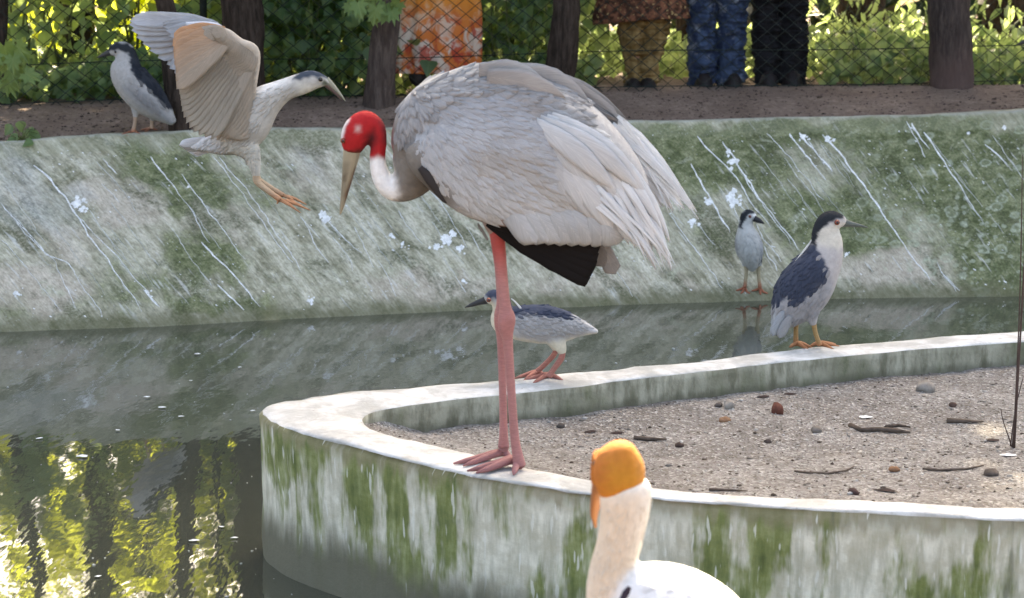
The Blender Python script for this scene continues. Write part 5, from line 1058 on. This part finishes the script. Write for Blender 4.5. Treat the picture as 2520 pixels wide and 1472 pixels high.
for pts, a, b_ in ((R([(220, 220), (420, 440), (660, 780)]), 7, 3), (R([(365, 255), (480, 430), (830, 920)]), 8, 4), (R([(460, 400), (560, 560), (780, 880)]), 4, 3), (R([(640, 205), (860, 460), (975, 610)]), 3.5, 3), (R([(770, 205), (1010, 490)]), 8, 3), (R([(840, 200), (1050, 440)]), 12, 4), (R([(985, 210), (1100, 340), (1230, 520), (1400, 780), (1530, 960), (1660, 1130)]), 11, 4), (R([(1490, 130), (1615, 350)]), 4, 4), (R([(1520, 140), (1630, 300)]), 8, 4), (R([(1600, 195), (1720, 380), (1860, 600), (1955, 725)]), 8, 3), (R([(170, 390), (300, 600), (420, 810)]), 7, 5), (R([(430, 630), (470, 730)]), 3, 3), (R([(450, 620), (520, 690)]), 3, 2),
    (R([(570, 760), (620, 850), (690, 930), (725, 990)]), 4, 4), (R([(620, 895), (650, 970), (690, 1000), (700, 1045)]), 5, 4), (R([(30, 690), (200, 910), (370, 1150)]), 4, 4), (R([(220, 760), (320, 890)]), 4, 2), (R([(1980, 270), (2100, 400)]), 9, 4), (R([(1680, 990), (1720, 1080), (1800, 1170)]), 3, 5), (R([(1700, 1050), (1815, 1165)]), 2, 4), (R([(890, 250), (990, 400)]), 4, 2),
    (Lf([(215, 235), (290, 300), (420, 450), (640, 790), (780, 980), (900, 1160)]), 9, 2.5), (Lf([(650, 195), (735, 290)]), 4, 4), (Lf([(950, 180), (1050, 310), (1150, 440)]), 5, 4), (Lf([(1155, 290), (1240, 410), (1330, 540), (1460, 710), (1550, 830)]), 4, 3), (Lf([(1275, 720), (1380, 830), (1500, 960), (1650, 1130)]), 7, 4), (Lf([(1340, 170), (1500, 370), (1640, 560), (1760, 740), (1850, 850)]), 3.5, 3), (Lf([(1380, 180), (1540, 370), (1680, 560), (1770, 700), (1915, 910)]), 4, 4), (Lf([(640, 350), (750, 470)]), 2.5, 2.5), (Lf([(0, 470), (150, 650), (330, 830), (480, 1140)]), 3, 2.5), (Lf([(100, 580), (300, 800), (430, 850), (650, 1190)]), 3, 3), (Lf([(480, 540), (700, 770), (830, 920), (1010, 1130)]), 3, 3), (Lf([(0, 690), (140, 850), (300, 1050), (380, 1160)]), 2.5, 2), (Lf([(1190, 500), (1260, 600), (1320, 720)]), 4, 3), (Lf([(1370, 990), (1470, 1080), (1550, 1150)]), 7, 4), (Lf([(2060, 580), (2180, 700), (2290, 790)]), 4, 3), (Lf([(1900, 560), (1980, 720), (2080, 850)]), 4, 3), (Lf([(2100, 690), (2220, 830), (2235, 900)]), 2.5, 2), (Lf([(910, 1020), (960, 1070), (1015, 1130)]), 8, 3),
    ([(872, 560), (895, 600), (915, 660)], 3, 2.5), ([(1060, 470), (1110, 540), (1150, 610)], 3, 2), ([(980, 520), (1040, 600)], 3, 2), ([(1150, 560), (1200, 640)], 3, 2), ([(930, 640), (975, 730)], 2, 2), ([(1090, 630), (1150, 720)], 2, 2), ([(1500, 640), (1560, 730)], 2, 2)):
    ribbon(pts, a*.8, b_*.75, BANK, 'dropping_streak', bank)
for i in range(46):
    x = random.uniform(-20, 2480); y = yt(x)+random.uniform(50, 250); L_ = random.uniform(40, 190)
    if y+L_*.9 < yw(x)-8: ribbon([(x, y), (x+L_*.33, y+L_*.45), (x+L_*.66, y+L_*.9)], random.uniform(1.2, 3.4), random.uniform(.8, 1.8), BANK, 'dropping_streak', bank, 'drop_old')
for x, y, r in (R([(415, 590)])[0]+(24,), R([(450, 615)])[0]+(13,), R([(190, 735)])[0]+(12,), R([(280, 615)])[0]+(14,), R([(1125, 940)])[0]+(8,), R([(1010, 230)])[0]+(13,), R([(860, 220)])[0]+(12,), R([(430, 370)])[0]+(15,), R([(405, 310)])[0]+(11,), R([(1870, 200)])[0]+(5,), R([(2090, 165)])[0]+(6,), Lf([(490, 465)])[0]+(20,), Lf([(530, 500)])[0]+(10,), Lf([(2040, 540)])[0]+(18,), Lf([(2070, 560)])[0]+(9,), Lf([(100, 1040)])[0]+(11,), Lf([(930, 1030)])[0]+(7,), Lf([(1970, 1085)])[0]+(8,), Lf([(1190, 370)])[0]+(4,), (1098, 585, 22), (1075, 605, 14), (1130, 610, 12), (962, 578, 9), (990, 600, 8), (1140, 690, 8), (1450, 672, 9), (760, 740, 9), (1700, 545, 10)): splat(x, y, r, BANK, bank)
# fine spatter too small to pick apart
V = []; Fc = []
for i in range(750):
    x = random.uniform(-30, 2550); y = random.uniform(yt(x)+30, yw(x)-15); 
    if fbm(x*.006, y*.006, 3) < -.05+.3*random.random(): continue
    h = hit(BANK, x, y)
    if h[0] is None: continue
    N = h[1] if h[1].y < 0 else -h[1]; r = random.uniform(.5, 2.2)**1.0*h[3]/F*.9; o_ = len(V); ax = Vector((.55, 0, -.8)); tx = (ax-N*ax.dot(N)).normalized(); bx_ = N.cross(tx); l = random.uniform(1, 2.6)
    V += [h[0]+N*.002+tx*r*l*math.cos(k*1.047)+bx_*r*math.sin(k*1.047) for k in range(6)]; Fc.append(tuple(o_+k for k in range(6)))
o = link('dropping_spatter', mesh('dropping_spatter', V, Fc), M['drop'], bank); o['kind'] = 'stuff'

# ------------------------------------------------------------------ stones, twigs, litter
ROCK = [(0, 0, 1), (0, 0, -.6), (1, 0, 0), (-1, 0, 0), (0, 1, 0), (0, -1, 0), (.6, .6, .5), (-.6, .6, .4), (.6, -.6, .45), (-.6, -.6, .5)]
RF = [(0, 6, 7), (0, 7, 9), (0, 9, 8), (0, 8, 6), (6, 2, 4), (7, 4, 3), (9, 3, 5), (8, 5, 2), (6, 4, 7), (7, 3, 9), (9, 5, 8), (8, 2, 6), (1, 4, 2), (1, 3, 4), (1, 5, 3), (1, 2, 5)]
def rocks(name, pts, szs, cols, parent=None):
    n = len(pts); T = np.array(ROCK); V = pts[:, None, :]+szs[:, None, None]*(T[None]*rng.uniform(.6, 1.25, (n, len(T), 1)))*rng.uniform(.6, 1.3, (n, 1, 3))*np.array((1, 1, .65)); q = np.array(RF)[None]+(np.arange(n)*len(T))[:, None, None]
    return link(name, fastmesh(name, V.reshape(-1, 3), q.reshape(-1, 3), np.repeat(cols, len(T), 0)), M['stone'], parent, False)
def drop(bvh, px, py): h = hit(bvh, px, py); return h[0]
pts = []
for i in range(5200):
    x = random.uniform(880, 2540); y = random.uniform(910, 1260); h = SAND.ray_cast(CAM, ray(x, y).normalized()); wl = WALL.ray_cast(CAM, ray(x, y).normalized())
    if h[0] is not None and (wl[0] is None or wl[3] > h[3]): pts.append(tuple(h[0]))
pts = np.array(pts); n = len(pts); k = rng.random(n)
cols = np.where((k > .80)[:, None], np.array((.52, .50, .47)), np.where((k < .2)[:, None], np.array((.10, .075, .06)), np.array((.27, .235, .205))))*rng.uniform(.75, 1.2, (n, 1))
tag(rocks('gravel', pts, rng.gamma(2.2, .0011, n)+.0012, cols), 'fine pale and dark gravel lying all over the island sand', 'gravel', kind='stuff')
pts = []
for i in range(2600):
    x = random.uniform(-50, 2570); y = random.uniform(yf(x)+3, yt(x)-4); p = drop(SOIL, x, y)
    if p: pts.append(tuple(p))
pts = np.array(pts); n = len(pts); cols = np.array((.075, .052, .04))*rng.uniform(.35, 2.1, (n, 1))
tag(rocks('soil_crumbs', pts, rng.gamma(2, .0022, n)+.002, cols), 'dark crumbs of soil and leaf litter strewn along the bank top', 'soil', kind='stuff')
def stone(px, py, r, col, label, flat=.7):
    p = drop(SAND, px, py)
    if p is None: return
    bm = bmesh.new(); bmesh.ops.create_icosphere(bm, subdivisions=2, radius=1); sd = random.random()*50
    for v in bm.verts: v.co *= (1+.35*fbm(v.co.x*1.3+sd, v.co.y*1.3, v.co.z*1.3)); v.co.z *= flat; v.co *= r
    me = bpy.data.meshes.new('stone'); bm.to_mesh(me); bm.free(); a = me.color_attributes.new('Col', 'FLOAT_COLOR', 'POINT'); a.data.foreach_set('color', np.tile(np.array(col+(1,), np.float32), len(me.vertices)))
    o = link('stone', me, M['stone']); o.location = p+Vector((0, 0, r*flat*.45)); o.rotation_euler.z = random.random()*6; tag(o, label, 'stone', 'stones on the island sand')
stone(1912, 1016, .022, (.17, .065, .045), 'upright red-brown stone on the sand near the far island wall', 1.15)
stone(1783, 1037, .018, (.30, .17, .10), 'flat orange-tan pebble beside the upright red-brown stone', .6)
stone(1795, 1004, .020, (.36, .32, .28), 'pale pointed stone close under the far island wall', .95)
stone(1768, 1000, .014, (.13, .11, .10), 'small dark stone beside the pale pointed stone')
stone(2278, 962, .032, (.30, .27, .24), 'largest grey stone under the far island wall', .75)
stone(2200, 1160, .016, (.30, .16, .09), 'small orange stone near the thin upturned twig')
stone(2345, 1000, .014, (.12, .075, .06), 'dark brown stone out on the far side of the sand')
stone(2100, 1215, .015, (.085, .05, .045), 'small dark red stone close to the near wall')
stone(1380, 1052, .014, (.10, .085, .075), 'lone dark pebble behind the legs of the crane')
stone(2440, 1170, .022, (.12, .095, .08), 'grey-brown stone near the foot of the sapling', .6)
stone(2010, 1063, .018, (.22, .19, .165), 'rounded grey stone left of the thick stick', .7)
stone(1672, 1100, .014, (.09, .06, .05), 'dark pebble right beside the orange head of the stork')
stone(1890, 1090, .012, (.10, .075, .065), 'small dark pebble alone in the middle of the sand')
def twig(pp, r, label, name='twig'):
    P = [drop(SAND, x, y) for x, y in pp]
    P = [p+Vector((0, 0, r*.8)) for p in P if p]
    if len(P) < 2: return
    o_ = P[0].copy(); V, Fc = tube([p-o_ for p in P], [r*(.75+.4*random.random())*(1 if i < len(P)-1 else .4) for i in range(len(P))], 7); o = link(name, mesh(name, V, Fc), M['twig']); o.location = o_; tag(o, label, 'twig', 'dead twigs on the island sand')
twig([(2092, 1052), (2120, 1064), (2160, 1062), (2200, 1065), (2240, 1070)], .009, 'thick crooked stick lying on the sand')
twig([(1955, 1162), (1990, 1166), (2040, 1168), (2080, 1162), (2102, 1150)], .0035, 'thin twig with an upturned end on the sand')
twig([(1560, 1082), (1600, 1086), (1640, 1086)], .008, 'short thick twig just behind the orange head of the stork')
twig([(2270, 1157), (2320, 1160), (2380, 1157), (2420, 1148)], .004, 'long thin twig between the orange stone and the sapling')
twig([(1745, 1207), (1790, 1209), (1840, 1211)], .0035, 'thin dark twig lying along the near wall')
twig([(2330, 1040), (2370, 1042), (2420, 1043)], .008, 'reddish bark strip on the far side of the sand')
twig([(2180, 1055), (2210, 1050), (2240, 1055)], .006, 'short stick crossing behind the thick crooked stick')
def flat_thing(pp, r, name, label, cat, mat, z=None, bvh=None, group=None):
    p = drop(bvh, *pp) if bvh else onz(*pp, z)
    if p is None: return
    V = [Vector((0, 0, r*.35))]; n = 12; sd = random.random()*40
    for k in range(n): a = 6.283*k/n; rr = r*(.8+.6*fbm(math.cos(a), math.sin(a), sd)); V.append(Vector((rr*math.cos(a)*1.7, rr*math.sin(a), .001)))
    o = link(name, mesh(name, V, [(0, 1+k, 1+(k+1) % n) for k in range(n)]), M[mat]); o.location = p+Vector((0, 0, .002)); o.rotation_euler.z = random.uniform(-.5, .5); tag(o, label, cat, group)
M['litter'] = mat_plain('dark_litter', (.03, .018, .016), .95)
for pp, lab in (((2180, 1208), 'curled dead leaf, dark, near the inner edge of the near wall'), ((1455, 1065), 'crumpled dark leaf behind the orange head of the stork'), ((1520, 1068), 'dark scrap of litter above the orange head of the stork'), ((1945, 972), 'black clump of litter tucked under the far wall'), ((1880, 978), 'black clump of litter tucked under the far island wall beside the red-brown stone'), ((2440, 1085), 'brown leaf scrap at the foot of the sapling')):
    flat_thing(pp, .018, 'dead_leaf', lab, 'leaf', 'litter', bvh=SAND, group='litter on the island sand')
for pp, lab in (((2130, 1028), 'white down feather on the sand behind the thick stick'), ((2478, 1122), 'white down feather at the foot of the sapling')):
    flat_thing(pp, .016, 'down_feather', lab, 'feather', 'drop', bvh=SAND, group='white feathers on the sand')
for pp, r in (((203, 1124), .020), ((400, 1004), .014), ((446, 1026), .009), ((488, 872), .012), ((360, 978), .011), ((622, 1012), .009), ((98, 1080), .010), ((480, 1332), .012), ((545, 1298), .007), ((575, 1325), .010), ((470, 938), .007), ((240, 1420), .008), ((290, 1060), .008), ((590, 905), .008)):
    flat_thing(pp, r, 'floating_feather', 'small white feather floating on the pond', 'feather', 'drop', z=0.003, group='feathers floating on the pond')
pts = np.array([tuple(onz(random.uniform(-20, 1800), random.uniform(830, 1470), .001)) for _ in range(420)]); tag(rocks('floating_specks', pts, rng.gamma(1.6, .0011, 420)+.0008, np.tile(np.array((.6, .6, .57)), (420, 1))), 'tiny pale specks of down and dust on the pond surface', 'specks', kind='stuff')

# ------------------------------------------------------------------ plants in front of the fence
def lobed_leaf():
    pts = []
    for a, r in ((-90, .05), (-60, .45), (-42, .30), (-20, .62), (0, .42), (18, .75), (36, .48), (60, .85), (75, .55), (90, 1.0), (105, .55), (120, .85), (144, .48), (162, .75), (180, .42), (200, .62), (222, .30), (240, .45)): pts.append((r*math.cos(math.radians(a))*.8, r*math.sin(math.radians(a))+.1, 0))
    V = [(0, .15, -.03)]+[(x, y, .10*abs(x)-.12*y*y) for x, y, z in pts]; n = len(pts); Fc = [(0, 1+k, 1+(k+1) % n) for k in range(n)]
    me = mesh('leaf', V, Fc, np.full((len(V), 3), .95), [(v[0], v[1]) for v in V]); return me
M['leafp'] = mat_leaf('pale_lobed_leaf', (.065, .115, .030), (.12, .195, .055), (.34, .44, .10), .3); LL = lobed_leaf(); LL.materials.append(M['leafp'])
LH = fastmesh('leaf', HEART[0], HEART[2], np.full((len(HEART[0]), 3), .6), HEART[1]); LH.materials.append(M['leaf'])
def spray(name, label, cat, anchor, spots, size, me, Y, stemr=.004):
    A = at(*anchor, Y); r = empty(name, A); tag(r, label, cat); tb = []
    for (x, y) in spots:
        p = at(x, y, Y+random.uniform(-.12, .12))-A; D = Vector((random.gauss(0, .5), random.gauss(-.2, .2), -.8+random.gauss(0, .3))).normalized(); N = Vector((random.gauss(0, .3), -1, .5)); X = D.cross(N).normalized(); N2 = X.cross(D); s = random.uniform(.8, 1.2)*size
        o = bpy.data.objects.new('leaf', me); COL.objects.link(o); o.parent = r; o.matrix_basis = Matrix(((X.x, D.x, N2.x, p.x), (X.y, D.y, N2.y, p.y), (X.z, D.z, N2.z, p.z), (0, 0, 0, 1))) @ Matrix.Scale(s, 4)
        tb.append(tube([Vector((0, 0, 0)), p*.5+Vector((random.gauss(0, .02), 0, .04)), p], [stemr, stemr*.7, stemr*.4], 5))
    V, Fc = join(tb); link('stems', mesh('stems', V, Fc), M['stem'], r)
g0 = lip(-60, 300); spray('sapling', 'young plant with pale lobed leaves before the fence, beyond the lip weed', 'plant', (-70, 282), [(10, 112), (40, 108), (62, 128), (30, 140), (8, 150), (52, 160), (22, 172), (-20, 130), (-30, 160), (60, 180), (15, 195), (-10, 205), (36, 125)], .115, LL, g0.y)
g1 = lip(50, 345); spray('weed', 'small dark weed rooted in the lip of the bank', 'plant', (52, 348), [(30, 312), (50, 300), (70, 318), (95, 330), (105, 350), (20, 345), (60, 340), (80, 350), (40, 330), (10, 360), (30, 365), (60, 372), (88, 322)], .075, LH, g1.y-.03)
spray('leafy_branch', 'leafy branch hanging before the straight brown trunk', 'branch', (900, -160), [(880, 5), (905, 0), (925, 15), (950, 10), (965, 25), (890, 25), (915, 35), (870, -20), (940, -20), (985, 5), (955, 35), (860, 10), (900, -40), (960, -50), (880, -70), (940, 20)], .10, LL, bank_col(900)[3].y-.75)
# thin sapling stems on the sand at the right
q = drop(SAND, 2496, 1105)
SP = empty('sapling', q); tag(SP, 'thin bare reddish sapling rising from the island sand', 'sapling')
M['rstem'] = mat_plain('reddish_stem', (.07, .045, .038), .9)
for k_, (dx, top, r) in enumerate(((0, 2.1, .0026), (-.010, .9, .002), (.012, .5, .002), (-.03, .12, .0018), (.02, .22, .0018))):
    pts_ = [Vector((dx*t*1.2+.008*math.sin(t*3+k_)*t, .01*k_, top*t)) for t in np.linspace(-.02, 1, 10)]; V, Fc = tube(pts_, [r*(1.25-.6*t/9) for t in range(10)], 6); link('stem', mesh('stem', V, Fc), M['rstem'], SP)
# grey leaning bough high over the clearing, seen mirrored in the pond
